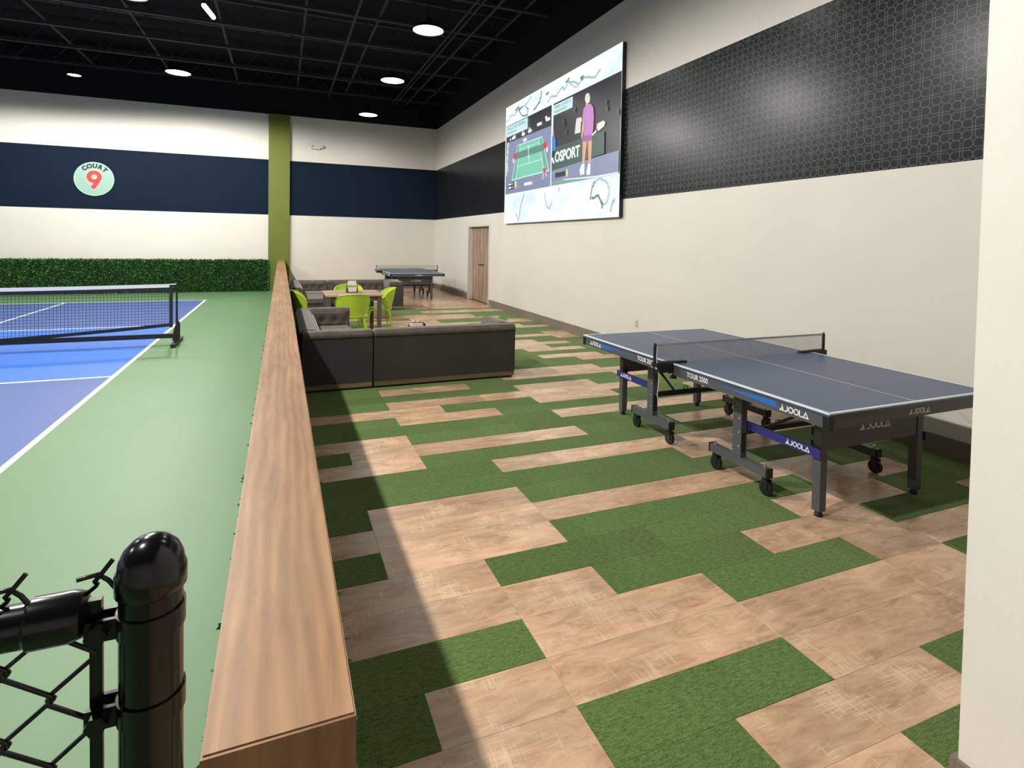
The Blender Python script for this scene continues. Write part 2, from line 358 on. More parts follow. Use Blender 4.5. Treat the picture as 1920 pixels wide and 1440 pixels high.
# floor slab: lounge and court rest on it
floor = struct(obj('floor', bx(XL-.1, T, YF-.1, YB+.1, -0.12, -0.006), M['subfloor']), 'sports hall floor of wood-look planks, green carpet tiles and painted court')
ROWS = {4:'WWGWGGWWWW',5:'WWGWWGGWWW',6:'WWGGWWWWWW',7:'GWWWWWWGGW',8:'GGWWGGWWWW',9:'WWWGGWWGGW',10:'WWGGGGWWGG',11:'GWWGGGGWWG',
12:'WWWWWWWWGG',13:'GWWGGGGGGW',14:'GGGGGGWWGG',15:'GGGWWWWWWW',16:'WWGGGGGGWW',17:'GWWWWGGWWW',18:'WWGGGGGGGG',19:'GGGGGWWWWW',
20:'GGWWGGGGGG',21:'WWWGGWWGGW',22:'GGWWWWWWGG',23:'GGGGGWWGGG',24:'GGWWGGGGWW',25:'GGGGGWWWWW',26:'GGGGGWWWGG',27:'GGGGGGGGGG',
28:'WWWGGGGGWW',29:'GGWWGGGWWG',30:'GGGGGGGGGG',31:'WWGGGGGWWG',32:'GGWWWWWWGG',33:'WWGGWWWWWG',34:'GGGWWWWWGG',35:'WWWGGGGGGW',
36:'WWWWWWWWWW',37:'GGWWGGGGGW',38:'WGGGWWGGGG',39:'GGWWGGGGGG',40:'WWGGWWWWWW',41:'GGGWWWWWWG',42:'GWWGGWWGGG',43:'WWGGWWWWWW',
44:'WWGWWWGGGW',45:'GGGWWWGGGG',46:'WWGGGWWWWG',47:'GWWWWWWWGG',48:'WGGGWWWWGG',49:'GGWWGGGGGG',50:'WWGGGGWWWW',51:'GGGGGGWWWW',
52:'GGGGGGGGGG',53:'GGGGGGWWWW',3:'WWWWWWWGGW',2:'WWGGGWWWWW',1:'GGWWWWWWWW',0:'WWWWWWWWWW'}
cache = {}
def tile(kind, x0, x1, k):
    y0, y1 = -0.012+0.2515*k, -0.012+0.2515*(k+1)
    if y0 > YB-0.3: y1 = YB-0.002
    key = (kind, round(x1-x0, 3), round(y1-y0, 3))
    if key not in cache:
        g = 0.0004; a, d = (x1-x0)/2-g, (y1-y0)/2-g
        bm = bx(-a, a, -d, d, -0.006, 0.0 if kind == 'plank' else 0.0015)
        es = [e for e in bm.edges if all(v.co.z > -0.003 for v in e.verts)]
        bmesh.ops.bevel(bm, geom=es, offset=0.0004, segments=1, affect='EDGES')
        o = obj(kind, bm, M['plank' if kind == 'plank' else 'carpet'], floor); cache[key] = o.data
    else:
        o = place(kind, cache[key], (0, 0, 0), floor)
    o.location = ((x0+x1)/2, (y0+y1)/2, 0)
rt = random.Random(3)
def col_x(c): return max(0.09, 0.506*c) if c < 10 else XR-0.002
for k in range(0, 77):
    row = ROWS.get(k, 'WWWWWWWWWW'); c = 0
    while c < 10:
        e = c
        while e < 10 and row[e] == row[c]: e += 1
        s = c; first = rt.choice((1, 2)) if e-c > 2 else 2
        while s < e:
            n = min(first, e-s); tile('plank' if row[c] == 'W' else 'carpet_tile', col_x(s), col_x(s+n), k); s += n; first = 2
        c = e
# planks of the entry area behind and beside the camera
bm = B()
box(bm, 0.09, XR, YF, -0.013, -0.006, 0)
obj('entry_planks', bm, M['plank'], floor)
# court paint
SX, BY, NY = -1.82, 16.66, 10.0                     # right sideline (outer edge), far baseline, net line
SX2, BY2, KZ = SX-6.1, 2*NY-BY, 2.13
def slab(name, rects, m, z0=-0.006, z1=0.0):
    bm = B()
    for r in rects: box(bm, *r, z0, z1)
    return obj(name, bm, m, floor)
slab('court_surround', [(SX, -0.075, YF, YB), (XL, SX2, YF, YB), (SX2, SX, BY, YB), (SX2, SX, YF, BY2)], M['court_green'])
slab('service_court', [(SX2, SX, NY+KZ, BY), (SX2, SX, BY2, NY-KZ)], M['court_blue'])
slab('kitchen_zone', [(SX2, SX, NY-KZ, NY+KZ)], M['kitchen_blue'])
lw = 0.052; cx_ = (SX+SX2)/2
for r in ((SX-lw, SX, BY2, BY), (SX2, SX2+lw, BY2, BY), (SX2+lw, SX-lw, BY-lw, BY), (SX2+lw, SX-lw, BY2, BY2+lw),
          (SX2+lw, SX-lw, NY+KZ-lw, NY+KZ), (SX2+lw, SX-lw, NY-KZ, NY-KZ+lw), (cx_-lw/2, cx_+lw/2, NY+KZ, BY-lw), (cx_-lw/2, cx_+lw/2, BY2+lw, NY-KZ)):
    slab('court_line', [r], M['white'], 0.0, 0.0008)

# walls: bands of paint are separate faces
def banded(name, rects, label):
    """rects: list of (box extents, material key)"""
    keys = []
    bm = B()
    for ext, key in rects:
        if key not in keys: keys.append(key)
        box(bm, *ext, mi=keys.index(key))
    return struct(obj(name, bm, [M[k] for k in keys]), label)
Z1, Z2 = 2.395, 4.125
banded('wall_back', [((XL, XR, YB, YB+.15, 0, Z1), 'wall'), ((XL, XR, YB, YB+.15, Z1, Z2), 'navy'), ((XL, XR, YB, YB+.15, Z2, ZB), 'wall'), ((XL, XR, YB, YB+.15, ZB, ZT), 'black_paint')], 'back wall painted off-white with a wide navy band')
DY0, DY1, DZ = 13.68, 15.46, 2.115

banded('wall_right', [((XR, T, YF, DY0, 0, Z1), 'wall'), ((XR, T, DY1, YB, 0, Z1), 'wall'), ((XR, T, DY0, DY1, DZ, Z1), 'wall'),
    ((XR, T, YF, YB, Z1, Z2), 'wallpaper'), ((XR, T, YF, YB, Z2, ZB), 'wall'), ((XR, T, YF, YB, ZB, ZT), 'black_paint')], 'right wall painted off-white with a dark patterned wallpaper band')
banded('wall_left', [((XL-.15, XL, YF, YB, 0, Z1), 'wall'), ((XL-.15, XL, YF, YB, Z1, Z2), 'navy'), ((XL-.15, XL, YF, YB, Z2, ZB), 'wall'), ((XL-.15, XL, YF, YB, ZB, ZT), 'black_paint')], 'far left wall of the court side')
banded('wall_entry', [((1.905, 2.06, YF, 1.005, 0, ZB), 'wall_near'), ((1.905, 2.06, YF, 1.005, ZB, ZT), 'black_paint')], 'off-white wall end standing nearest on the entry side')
banded('wall_front', [((XL, XR, YF-.15, YF, 0, ZB), 'wall'), ((XL, XR, YF-.15, YF, ZB, ZT), 'black_paint')], 'wall behind the viewer')
# ceiling deck with open steel joists
ceil = struct(obj('ceiling', bx(XL, T, YF, YB+.1, ZT, ZT+.1), M['black_paint']), 'black open ceiling deck with steel joists')
jm = B()
for z, h in ((0.0, 0.05), (0.5, 0.05)): box(jm, XL, XR-.02, -0.045, 0.045, z, z+h)
n = 44; st = (XR-.02-XL)/n
for i in range(n):
    a = XL+st*i; tube(jm, [(a, 0, 0.05 if i % 2 else 0.5), (a+st, 0, 0.5 if i % 2 else 0.05)], 0.012, 4, caps=False)
first = None
for i, y in enumerate([18.65-1.65*q for q in range(14)]):
    if first is None: first = obj('joist', jm, M['joist'], ceil); first.location = (0, y, 6.27)
    else: place('joist', first.data, (0, y, 6.27), ceil)
bm = bx(-0.025, 0.025, -9.0, 9.4, 0, 0.05)
bridge = obj('bridging_bar', bm, M['joist'], ceil); bridge.location = (1.4, 9.7, 6.25)
for x, z in ((1.89, 6.33), (0.45, 6.4), (-1.23, 6.33), (-3.0, 6.4), (-4.8, 6.33), (-8.5, 6.33), (4.47, 6.3), (4.1, 6.5)):
    place('bridging_bar', bridge.data, (x, 9.7, z), ceil)
# trim
struct(obj('trim_1', bx(-0.377, 0.243, YB-.1, YB-.002, 0, ZB), M['olive'], bevel=0.004), 'olive green pilaster on the back wall at the end of the divider')
def baseboard(name, ext, label):
    return struct(obj(name, bx(*ext), M['base'], bevel=0.003), label)
bb = baseboard('baseboard_right', (XR-.016, XR-.0005, YF+.01, DY0-.03, 0.001, 0.165), 'taupe baseboard along the right wall')
obj('baseboard_length', bx(XR-.016, XR-.0005, DY1+.03, YB-.02, 0.001, 0.165), M['base'], bb, bevel=0.003)
baseboard('baseboard_back', (0.25, XR-.02, YB-.016, YB-.0005, 0.001, 0.165), 'taupe baseboard along the back wall')
be = baseboard('baseboard_entry', (1.89, 1.9045, YF+.01, 1.005, 0.001, 0.16), 'taupe baseboard of the nearest wall end')
obj('baseboard_return', bx(1.89, 2.06, 1.0055, 1.02, 0.001, 0.16), M['base'], be)
# door in the right wall
dr = struct(bpy.data.objects.new('door_1', None), 'oak double door of upright boards recessed in the right wall'); C.objects.link(dr)
bm = B(); f = 0.035
box(bm, XR-.012, T, DY0-.03, DY0+f, 0, DZ+.03); box(bm, XR-.012, T, DY1-f, DY1+.03, 0, DZ+.03); box(bm, XR-.012, T, DY0+f, DY1-f, DZ-f, DZ+.03)
obj('door_frame', bm, M['plastic_white'], dr, bevel=0.003)
def leaf(y0, y1, hy):
    lf = obj('door_leaf', bx(XR+.135, XR+.165, y0, y1, 0.008, DZ-f-.004), M['door'], dr)
    nb = 6; wd = (y1-y0)/nb
    for i in range(nb):
        obj('board', bx(XR+.118, XR+.1345, y0+wd*i+.007, y0+wd*(i+1)-.007, 0.012, DZ-f-.008), M['door'], lf, bevel=0.003)
    hb = B(); tube(hb, [(XR+.118, hy, 1.03), (XR+.07, hy, 1.03)], 0.011, 8); tube(hb, [(XR+.07, hy-.005, 1.03), (XR+.07, hy+(.11 if hy > (y0+y1)/2 else -.11)*-1, 1.025)], 0.009, 8)
    lathe_start = len(hb.verts); lathe(hb, [(0, 0), (0.028, 0), (0.028, 0.006), (0, 0.006)], 16)
    for v in list(hb.verts)[lathe_start:]: v.co = Vector((XR+.1165-v.co.z, hy+v.co.x, 1.03+v.co.y))
    obj('handle', hb, M['black_metal'], lf, smooth=40)
ym = (DY0+DY1)/2
leaf(DY0+f+.003, ym-.003, ym-.09); leaf(ym+.003, DY1-f-.003, ym+.09)

# low divider between court and lounge, capped in oak laminate, leafy on both faces
hw = struct(bpy.data.objects.new('wall_divider', None), 'long waist-high divider with oak laminate cap and leafy sides'); C.objects.link(hw)
HY0, HY1, HT = 0.847, YB-.102, 0.976
obj('core', bx(-0.07, 0.08, HY0+.03, HY1, 0, HT-.052), M['leaf_core'], hw)
capb = bx(-0.1, 0.11, HY0+.0042, HY1, HT-.05, HT)
top_l = [e for e in capb.edges if all(abs(v.co.z-HT) < 1e-4 for v in e.verts)]
bmesh.ops.bevel(capb, geom=top_l, offset=0.003, segments=2, affect='EDGES')
obj('cap', capb, M['cap'], hw)
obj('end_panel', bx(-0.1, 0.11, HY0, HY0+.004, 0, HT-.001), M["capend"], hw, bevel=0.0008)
def leaves(name, n, pos, size, parent, m, spread=0.9):
    """one mesh of small folded leaves; pos() gives a point and an outward normal"""
    vs, fs, tone = [], [], []
    r = random.Random(11)
    for i in range(n):
        p, nrm = pos(r); nrm = Vector(nrm)
        d = Vector((r.gauss(0, 1), r.gauss(0, 1), r.gauss(0, 1)))*spread*0.6 + nrm + Vector((0, 0, 0.35)); d.normalize()
        u = d.cross(Vector((r.gauss(0, 1), r.gauss(0, 1), r.gauss(0, 1)))).normalized()
        s = size*r.uniform(0.6, 1.25); q = Vector(p); b0 = len(vs)
        vs += [q, q+d*s*0.5+u*s*0.28, q+d*s, q+d*s*0.5-u*s*0.28]; fs.append((b0, b0+1, b0+2, b0+3)); t = r.random(); tone += [t*0.8, t, min(1, t*1.1), t]
    me = bpy.data.meshes.new(name); me.from_pydata(vs, [], fs); me.materials.append(m)
    at = me.attributes.new('tone', 'FLOAT', 'POINT'); at.data.foreach_set('value', tone)
    o = bpy.data.objects.new(name, me); C.objects.link(o); o.parent = parent; o['kind'] = 'stuff'; return o
def side_point(r):
    sd = -1 if r.random() < .5 else 1
    return (-0.074 if sd < 0 else 0.084, HY0+.05+(HY1-HY0-.06)*r.random()**1.7, r.uniform(0.02, HT-.06)), (sd, 0, 0)
leaves('foliage', 20000, side_point, 0.042, hw, M['leaf'])
# ================================================================== LETTERING
def ribbon(bm, pts, wd, closed=False):
    """flat stroke of even width along a 2D line, mitred at its bends"""
    P = [Vector((p[0], p[1])) for p in pts]; n = len(P); a, b = [], []
    for i in range(n):
        if closed: p0, p1 = P[i-1], P[(i+1) % n]
        else: p0, p1 = P[max(i-1, 0)], P[min(i+1, n-1)]
        d0 = (P[i]-p0) if (P[i]-p0).length > 1e-9 else (p1-P[i]); d1 = (p1-P[i]) if (p1-P[i]).length > 1e-9 else d0
        d0.normalize(); d1.normalize(); n0, n1 = Vector((-d0.y, d0.x)), Vector((-d1.y, d1.x)); m = n0+n1
        m = m.normalized() if m.length > 1e-6 else n0
        k = wd/2/max(0.35, m.dot(n0)); a.append(bm.verts.new((*(P[i]+m*k), 0))); b.append(bm.verts.new((*(P[i]-m*k), 0)))
    for i in range(n if closed else n-1):
        j = (i+1) % n; bm.faces.new((a[i], a[j], b[j], b[i]))
    return bm
def poly(bm, pts): bm.faces.new([bm.verts.new((x, y, 0)) for x, y in pts]); return bm
def arc(cx, cy, r, a0, a1, n): return [(cx+r*math.cos(math.radians(a0+(a1-a0)*i/n)), cy+r*math.sin(math.radians(a0+(a1-a0)*i/n))) for i in range(n+1)]
def maker_mark(gap=0.25):
    """triangle emblem and five geometric capitals, one unit high"""
    bm = B(); g = gap
    poly(bm, [(0.62, 0), (0.92, 0), (0.60, 1.12), (0.46, 0.62)]); poly(bm, [(0.0, 0), (0.56, 0), (0.40, 0.50)])
    x = 0.95+g
    ribbon(bm, [(x+0.58, 1.0), (x+0.58, 0.38)]+arc(x+0.28, 0.38, 0.30, 0, -85, 5)+[(x, 0.085)], 0.19)
    x += 0.80
    for q in range(2):
        ribbon(bm, arc(x+0.42, 0.5, 0.405, 0, 345, 15), 0.19, True); x += 1.0
    ribbon(bm, [(x+0.02, 1.0), (x+0.02, 0.095), (x+0.60, 0.095)], 0.19); x += 0.62
    ribbon(bm, [(x+0.08, 0.09), (x+0.50, 0.86), (x+0.92, 0.09)], 0.19, True)
    return bm
MARK_W = 5.37
def on_left(bm, s, X, y0, z0):      # reads along -Y on a face turned to -X
    return mapped(bm, lambda u, v, d: (X-d, y0-u*s, z0+v*s))
def on_front(bm, s, Y, x0, z0):     # reads along +X on a face turned to -Y
    return mapped(bm, lambda u, v, d: (x0+u*s, Y-d, z0+v*s))

# ================================================================== TABLE-TENNIS TABLES
def tennis_table(loc, label):
    t = thing('tennis_table', label, 'table', loc, 0, 'table-tennis tables')
    W, L = 0.76, 1.375
    for s in (-1, 1):
        y0, y1 = (0.004, L) if s > 0 else (-L, -0.004)
        tp = obj('tabletop', bx(-W, W, y0, y1, 0.738, 0.76), M['ttop'], t, bevel=0.002)
        z0, z1 = 0.76, 0.7606; yo = L if s > 0 else -L
        bm = B()
        for sx in (-1, 1): box(bm, *sorted((sx*W, sx*(W-.02))), y0, y1, z0, z1)
        box(bm, -W, W, *sorted((yo, yo-s*.02)), z0, z1)
        box(bm, -.0015, .0015, y0, y1, z0, z1)
        # the white edge wraps slightly over the rim
        for sx in (-1, 1): box(bm, *sorted((sx*W, sx*(W+.0008))), y0, y1, 0.752, z1)
        box(bm, -W, W, *sorted((yo, yo+s*.0008)), 0.752, z1)
        obj('edge_line', bm, M['line_white'], tp)
        bm = B(); a0, a1 = 0.668, 0.737
        for sx in (-1, 1): box(bm, *sorted((sx*(W-.004), sx*(W-.03))), *sorted((s*.03, s*(L-.004))), a0, a1)
        box(bm, -W+.03, W-.03, *sorted((s*(L-.004), s*(L-.03))), a0, a1); box(bm, -W+.03, W-.03, *sorted((s*.03, s*.055)), a0, a1)
        ap = obj('apron', bm, M['steel'], t, bevel=0.003)
        for sx in (-1, 1):
            obj('apron_corner', bx(*sorted((sx*(W+.001), sx*(W-.04))), *sorted((s*(L+.001), s*(L-.04))), a0-.004, a1+.002), M['black_metal'], ap, bevel=0.004)
        for sx in (-1, 1):
            leg = obj('leg', bx(sx*.46-.028, sx*.46+.028, s*1.09-.028, s*1.09+.028, 0.035, 0.69), M['steel'], t, bevel=0.004)
            obj('foot', lathe(B(), [(0, 0.0), (0.024, 0.0), (0.026, 0.012), (0.02, 0.02), (0.02, 0.05), (0, 0.05)], 16, (sx*.46, s*1.09, 0)), M['rubber'], leg, smooth=40)
            # wheeled carriage
            cy = s*.51; X = sx*.545
            up = obj('upright', bx(X-.026, X+.026, cy-.04, cy+.04, 0.185, 0.70), M['steel'], t, bevel=0.003)
            for z in (0.26, 0.36, 0.46):
                bm = lathe(B(), [(0, 0.006), (0.009, 0.004), (0.009, 0), (0, 0)], 10)
                obj('bolt', mapped(bm, lambda a, b, c: (X+sx*(.026+c), cy-.022+a, z+b)), M['chrome'], up)
            obj('locking_plate', bx(X-.018, X+.018, cy-.0425, cy-.0402, 0.22, 0.36), M['black_metal'], up)
            beam = obj('base_beam', bx(X-.026, X+.026, cy-.27, cy+.27, 0.125, 0.184), M['steel'], t, bevel=0.003)
            for e in (-1, 1):
                by = cy+e*.235
                cb = B()
                tube(cb, [(X, by, 0.124), (X, by, 0.108)], 0.02, 12)
                for q in (-.022, .018): box(cb, X+q, X+q+.004, by-.028-.012, by+.02-.012, 0.045, 0.11)
                cst = obj('caster', cb, M['black_metal'], t)
                wb = B(); tube(wb, [(X-.015, by-.014, 0.05), (X-.012, by-.014, 0.05)], [0.044, 0.05], 20); tube(wb, [(X-.012, by-.014, 0.05), (X+.012, by-.014, 0.05)], 0.05, 20); tube(wb, [(X+.012, by-.014, 0.05), (X+.015, by-.014, 0.05)], [0.05, 0.044], 20)
                obj('wheel', wb, M['rubber'], cst, smooth=40)
                obj('pin', tube(B(), [(X, by, 0.184), (X, by, 0.206)], 0.008, 10), M['chrome'], beam, smooth=40)
                obj('beam_cap', bx(X-.028, X+.028, cy+e*.27-.006, cy+e*.27+.006, 0.122, 0.187), M['rubber'], beam)
            # blue link from upright to leg
            lk = obj('link', bx(sx*.505-.006, sx*.505+.006, *sorted((s*.53, s*1.13)), 0.378, 0.438), M['brace_blue'], t, bevel=0.002)
            if sx < 0: obj('link_mark', on_left(maker_mark(0.06), 0.034, -.512, -.87 if s < 0 else 1.07, 0.392), M['text_white'], lk)
            else: obj('link_mark', mapped(maker_mark(0.06), lambda u, v, d: (.512, (-1.07 if s < 0 else .87)+u*.034, .392+v*.034)), M['text_white'], lk)
            obj('knob', lathe(B(), [(0, 0), (0.012, 0), (0.016, 0.01), (0.016, 0.03), (0, 0.034)], 12, (sx*.46, s*1.04, 0.43)), M['rubber'], leg, smooth=40)
        obj('cross_bar', bx(-.52, .52, s*.51-.018, s*.51+.018, 0.335, 0.372), M['black_metal'], t, bevel=0.002)
        obj('latch', tube(B(), [(-.2, s*.51, 0.372), (-.2, s*.51, 0.40), (-.16, s*.51, 0.40), (-.16, s*.51, 0.372)], 0.004, 6), M['black_metal'], t)
        for sx in (-1, 1): obj('strut', tube(B(), [(sx*.30, s*.51, 0.36), (sx*.30, s*1.0, 0.66)], 0.011, 8), M['black_metal'], t, smooth=40)
        pn = obj('end_panel', bx(-.43, .43, s*1.10-.012, s*1.10+.012, 0.42, 0.667), M['steel'], t, bevel=0.004)
        if s < 0: obj('panel_mark', on_front(maker_mark(0.3), 0.052, -1.1135, -.14, 0.512), M['text_grey'], pn)
        else: obj('panel_mark', mapped(maker_mark(0.3), lambda u, v, d: (.14-u*.052, 1.1135, .512+v*.052)), M['text_grey'], pn)
        # print on the apron: maker, swoosh, type
        for sx in (-1, 1):
            X = sx*(W-.004+.0006)
            fn = (lambda yy: (lambda u, v, d: (X, yy-u, v))) if sx < 0 else (lambda yy: (lambda u, v, d: (X, yy+u, v)))
            ya = (0 if sx*s > 0 else 1)          # which end of the reading direction the net is on
            q = lambda y: (y if sx < 0 else -y)*1.0
            near = (s < 0) == (sx < 0)           # reading starts at the net
            m1 = maker_mark(0.02); sc = 0.0385
            st_m = (-1.032 if near else 1.25); mapped(m1, lambda u, v, d: (X, (st_m-u*sc)*(1 if sx < 0 else -1), 0.686+v*sc)); obj('maker_print', m1, M['text_white'], ap)
            tm = text_mesh('TOUR 2500', 0.052, 0.0011, 'LEFT'); st_t = (-.185 if near else .45)
            mapped(tm, lambda u, v, d: (X, (st_t-u*0.86)*(1 if sx < 0 else -1), 0.692+v)); obj('type_print', tm, M['text_white'], ap)
            sw = B()
            pts = [(-.475, .707), (-.7, .706), (-1.015, .692), (-1.0, .732), (-.7, .718)] if near else [(1.03, .686), (.75, .708), (.50, .712), (.75, .716), (1.04, .726)]
            sw.faces.new([sw.verts.new((X, y*(1 if sx < 0 else -1), z)) for y, z in pts]); obj('swoosh', sw, M['stripe_blue'], ap)
        me_ = maker_mark(0.2); sc = 0.036
        mapped(me_, (lambda u, v, d: (-.075+u*sc, -(L-.004+.0006), .684+v*sc)) if s < 0 else (lambda u, v, d: (.075-u*sc, L-.004+.0006, .684+v*sc)))
        obj('maker_print', me_, M['text_grey'], ap)
    # net across the middle
    for sx in (-1, 1):
        X = sx*.915
        bm = tube(B(), [(X, 0, 0.70), (X, 0, 0.905), (X, 0, 0.925)], [0.013, 0.013, 0.006], 10)
        ps = obj('net_post', bm, M['black_metal'], t, smooth=40)
        cl = B(); box(cl, *sorted((sx*.62, sx*.91)), -.022, .022, 0.7612, 0.772); box(cl, *sorted((sx*.765, sx*.92)), -.035, .035, 0.695, 0.772); box(cl, *sorted((sx*.70, sx*.765)), -.02, .02, 0.70, 0.716)
        obj('net_clamp', cl, M['rubber'], ps, bevel=0.006)
        kb = tube(B(), [(sx*.735, 0, 0.69), (sx*.735, 0, 0.655)], 0.006, 8); lathe(kb, [(0, 0.02), (0.012, 0.018), (0.03, 0.0), (0.026, -.008), (0, -.01)], 14, (sx*.735, 0, 0.645))
        obj('clamp_knob', kb, M['rubber'], ps, smooth=40)
    obj('clamp_mark', on_left(maker_mark(0.06), 0.014, -.9208, 0.035, 0.728), M['text_grey'], ps)
    bm = B(); z0, z1 = 0.768, 0.905; nx = 190
    for i in range(nx+1):
        x = -.895+1.79*i/nx; box(bm, x-.0006, x+.0006, -.0006, .0006, z0, z1)
    for j in range(15):
        z = z0+(z1-z0)*j/14; box(bm, -.9, .9, -.0006, .0006, z-.0008, z+.0008)
    obj('net_mesh', bm, M['netcord'], t)['kind'] = 'stuff'
    bm = B(); box(bm, -.905, .905, -.0015, .0015, 0.9, 0.917); obj('net_band', bm, M['net_band'], t)
    obj('net_string', tube(B(), [(-.905, -.016, 0.90), (-.912, -.02, 0.8), (-.90, -.04, 0.66), (-.905, -.03, 0.52), (-.89, -.035, 0.47)], 0.0035, 6), M['napkin'], t, smooth=60)
    return t
TT = tennis_table((3.61, 3.57, 0.0015), 'blue-grey table-tennis table standing nearest, before the entry wall')
dup(TT, (3.52, 16.65, 0.0015), 0, 'far table-tennis table in the corner by the back wall')

# ================================================================== SOFAS
def tuft(bm, o, u, v, n, W, Hh, depth=0.045, px=0.17, pz=0.105, mi=0):
    """buttoned sheet: origin o, edge vectors u and v (unit), bulging along n between the buttons"""
    o, u, v, n = Vector(o), Vector(u), Vector(v), Vector(n)
    btn = []
    r = 0
    z = pz*0.62
    while z < Hh-0.03:
        x = px*(0.5 if r % 2 else 1.0)
        while x < W-0.03: btn.append((x, z)); x += px
        z += pz; r += 1
    nu, nv = max(4, int(W/0.018)), max(4, int(Hh/0.018))
    def f(a, b):
        x, z = a*W, b*Hh; d = min([math.hypot(x-q, z-w) for q, w in btn] or [9])
        edge = min(1, 8*min(a, 1-a, b+0.05, 1-b+0.05))
        return o+u*x+v*z+n*(depth*edge*(1-math.exp(-(d/0.06)**2)))
    grid(bm, f, nu, nv, mi)
    return [(o+u*x+v*z+n*0.004) for x, z in btn]
def buttons(pts, n, parent):
    bm = B()
    for p in pts:
        lathe(bm, [(0, 0.008), (0.009, 0.005), (0.012, 0), (0, 0)], 8)
        q = Vector(n).to_track_quat('Z', 'Y').to_matrix()
        for w in list(bm.verts)[-(1+8+8+1):]: w.co = q @ w.co + Vector(p)
    obj('button', bm, M['velvet'], parent, smooth=50)
def roll(bm, p0, p1, r, n=14): return tube(bm, [p0, p1], r, n)
SEAT, TOP = 0.42, 0.665
def sofa_unit(label, backs, seats, plinths, arms, panels, cat='sofa', group='charcoal tufted sofa sections'):
    """backs: (x0,x1,y0,y1,face) ; face = inward side '+x' '-x' '+y' '-y'"""
    x = sum((b[0]+b[1])/2 for b in backs)/len(backs); y = sum((b[2]+b[3])/2 for b in backs)/len(backs)
    t = thing('sofa_section', label, cat, (0, 0, 0.0015), 0, group)
    for (x0, x1, y0, y1) in plinths:
        bm = B(); box(bm, x0+.02, x1-.02, y0+.02, y1-.02, 0, 0.022); obj('shadow_gap', bm, M['seam_gap'], t)  # inset near-black slab: shadow gap under the plinth, its shade put into the colour
        obj('plinth', bx(x0, x1, y0, y1, 0.022, 0.078), M['sofawood'], t, bevel=0.003)
    for (x0, x1, y0, y1) in seats:
        obj('seat_base', bx(x0, x1, y0, y1, 0.079, 0.30), M['velvet_back'], t, bevel=0.01)
        bm = bx(x0, x1, y0, y1, 0.302, SEAT); es = [e for e in bm.edges]
        bmesh.ops.bevel(bm, geom=es, offset=0.035, segments=4, affect='EDGES'); obj('seat_cushion', bm, M['velvet'], t, smooth=60)
    for (x0, x1, y0, y1, face) in list(backs)+list(arms):
        ish = (x0, x1, y0, y1, face) in arms
        bk = obj('arm' if ish else 'back', bx(x0, x1, y0, y1, 0.079, TOP-.07), M['velvet_back'], t, bevel=0.008, smooth=40)
        bm = B(); zc, rr = TOP-.052, 0.052
        if 'y' in face:
            wdt = (y1-y0)
            pr = [(-.018, -.03), (-.024, .0), (-.012, .035), (.02, .052), (wdt/2, .056), (wdt-.02, .05), (wdt+.014, .03), (wdt+.02, -.0), (wdt+.008, -.035)]
            prism(bm, pr, lambda a, b, d: (x0+d, y0+a, zc+b), x1-x0)
        else:
            wdt = (x1-x0)
            pr = [(-.018, -.03), (-.024, .0), (-.012, .035), (.02, .052), (wdt/2, .056), (wdt-.02, .05), (wdt+.014, .03), (wdt+.02, -.0), (wdt+.008, -.035)]
            prism(bm, pr, lambda a, b, d: (x0+a, y0+d, zc+b), y1-y0)
        obj('top_roll', bm, M['velvet'], bk, bevel=0.012, smooth=50)
        hh = TOP-.045-SEAT; e = 0.002
        o, u, n, wd = {'+y': ((x1-.01, y1+e, SEAT), (-1, 0, 0), (0, 1, 0), x1-x0-.02), '-y': ((x0+.01, y0-e, SEAT), (1, 0, 0), (0, -1, 0), x1-x0-.02),
                       '+x': ((x1+e, y0+.01, SEAT), (0, 1, 0), (1, 0, 0), y1-y0-.02), '-x': ((x0-e, y1-.01, SEAT), (0, -1, 0), (-1, 0, 0), y1-y0-.02)}[face]
        bm = B(); pts = tuft(bm, o, u, (0, 0, 1), n, wd, hh)
        bmesh.ops.recalc_face_normals(bm, faces=bm.faces)
        obj('tufting', bm, M['velvet'], bk, smooth=70)
    for ext in panels: obj('welt', bx(*ext), M['seam_gap'], t)
    return t
# near group: back turned to the viewer, short leg along the divider
sofa_unit('corner sofa section with its tufted leg along the divider, partly shaded', 
    [(0.215, 0.968, 6.40, 6.57, '+y'), (0.215, 0.385, 6.575, 8.56, '+x')], [(0.39, 0.95, 6.575, 8.55)],
    [(0.22, 0.965, 6.405, 8.73)], [(0.215, 0.95, 8.56, 8.73, '-y')], [])
sofa_unit('long plain-backed sofa section turned away, with a low arm at its open end',
    [(0.984, 2.715, 6.40, 6.57, '+y')], [(0.987, 2.54, 6.575, 7.15)], [(0.987, 2.71, 6.405, 7.15)],
    [(2.545, 2.715, 6.575, 7.16, '-x')], [])
# far group facing the viewer
sofa_unit('far corner sofa section behind the lime chairs, beside the divider',
    [(0.215, 1.045, 14.25, 14.42, '-y'), (0.215, 0.385, 12.2, 14.245, '+x')], [(0.39, 1.045, 13.42, 14.24), (0.39, 0.98, 12.2, 13.415)],
    [(0.22, 1.04, 12.2, 14.415)], [], [])
sofa_unit('far sofa section with tufted back and scrolled arm, facing the viewer',
    [(1.06, 2.745, 14.25, 14.42, '-y')], [(1.06, 2.42, 13.42, 14.24)], [(1.065, 2.74, 13.42, 14.415)],
    [(2.425, 2.745, 13.42, 14.245, '-x')], [])

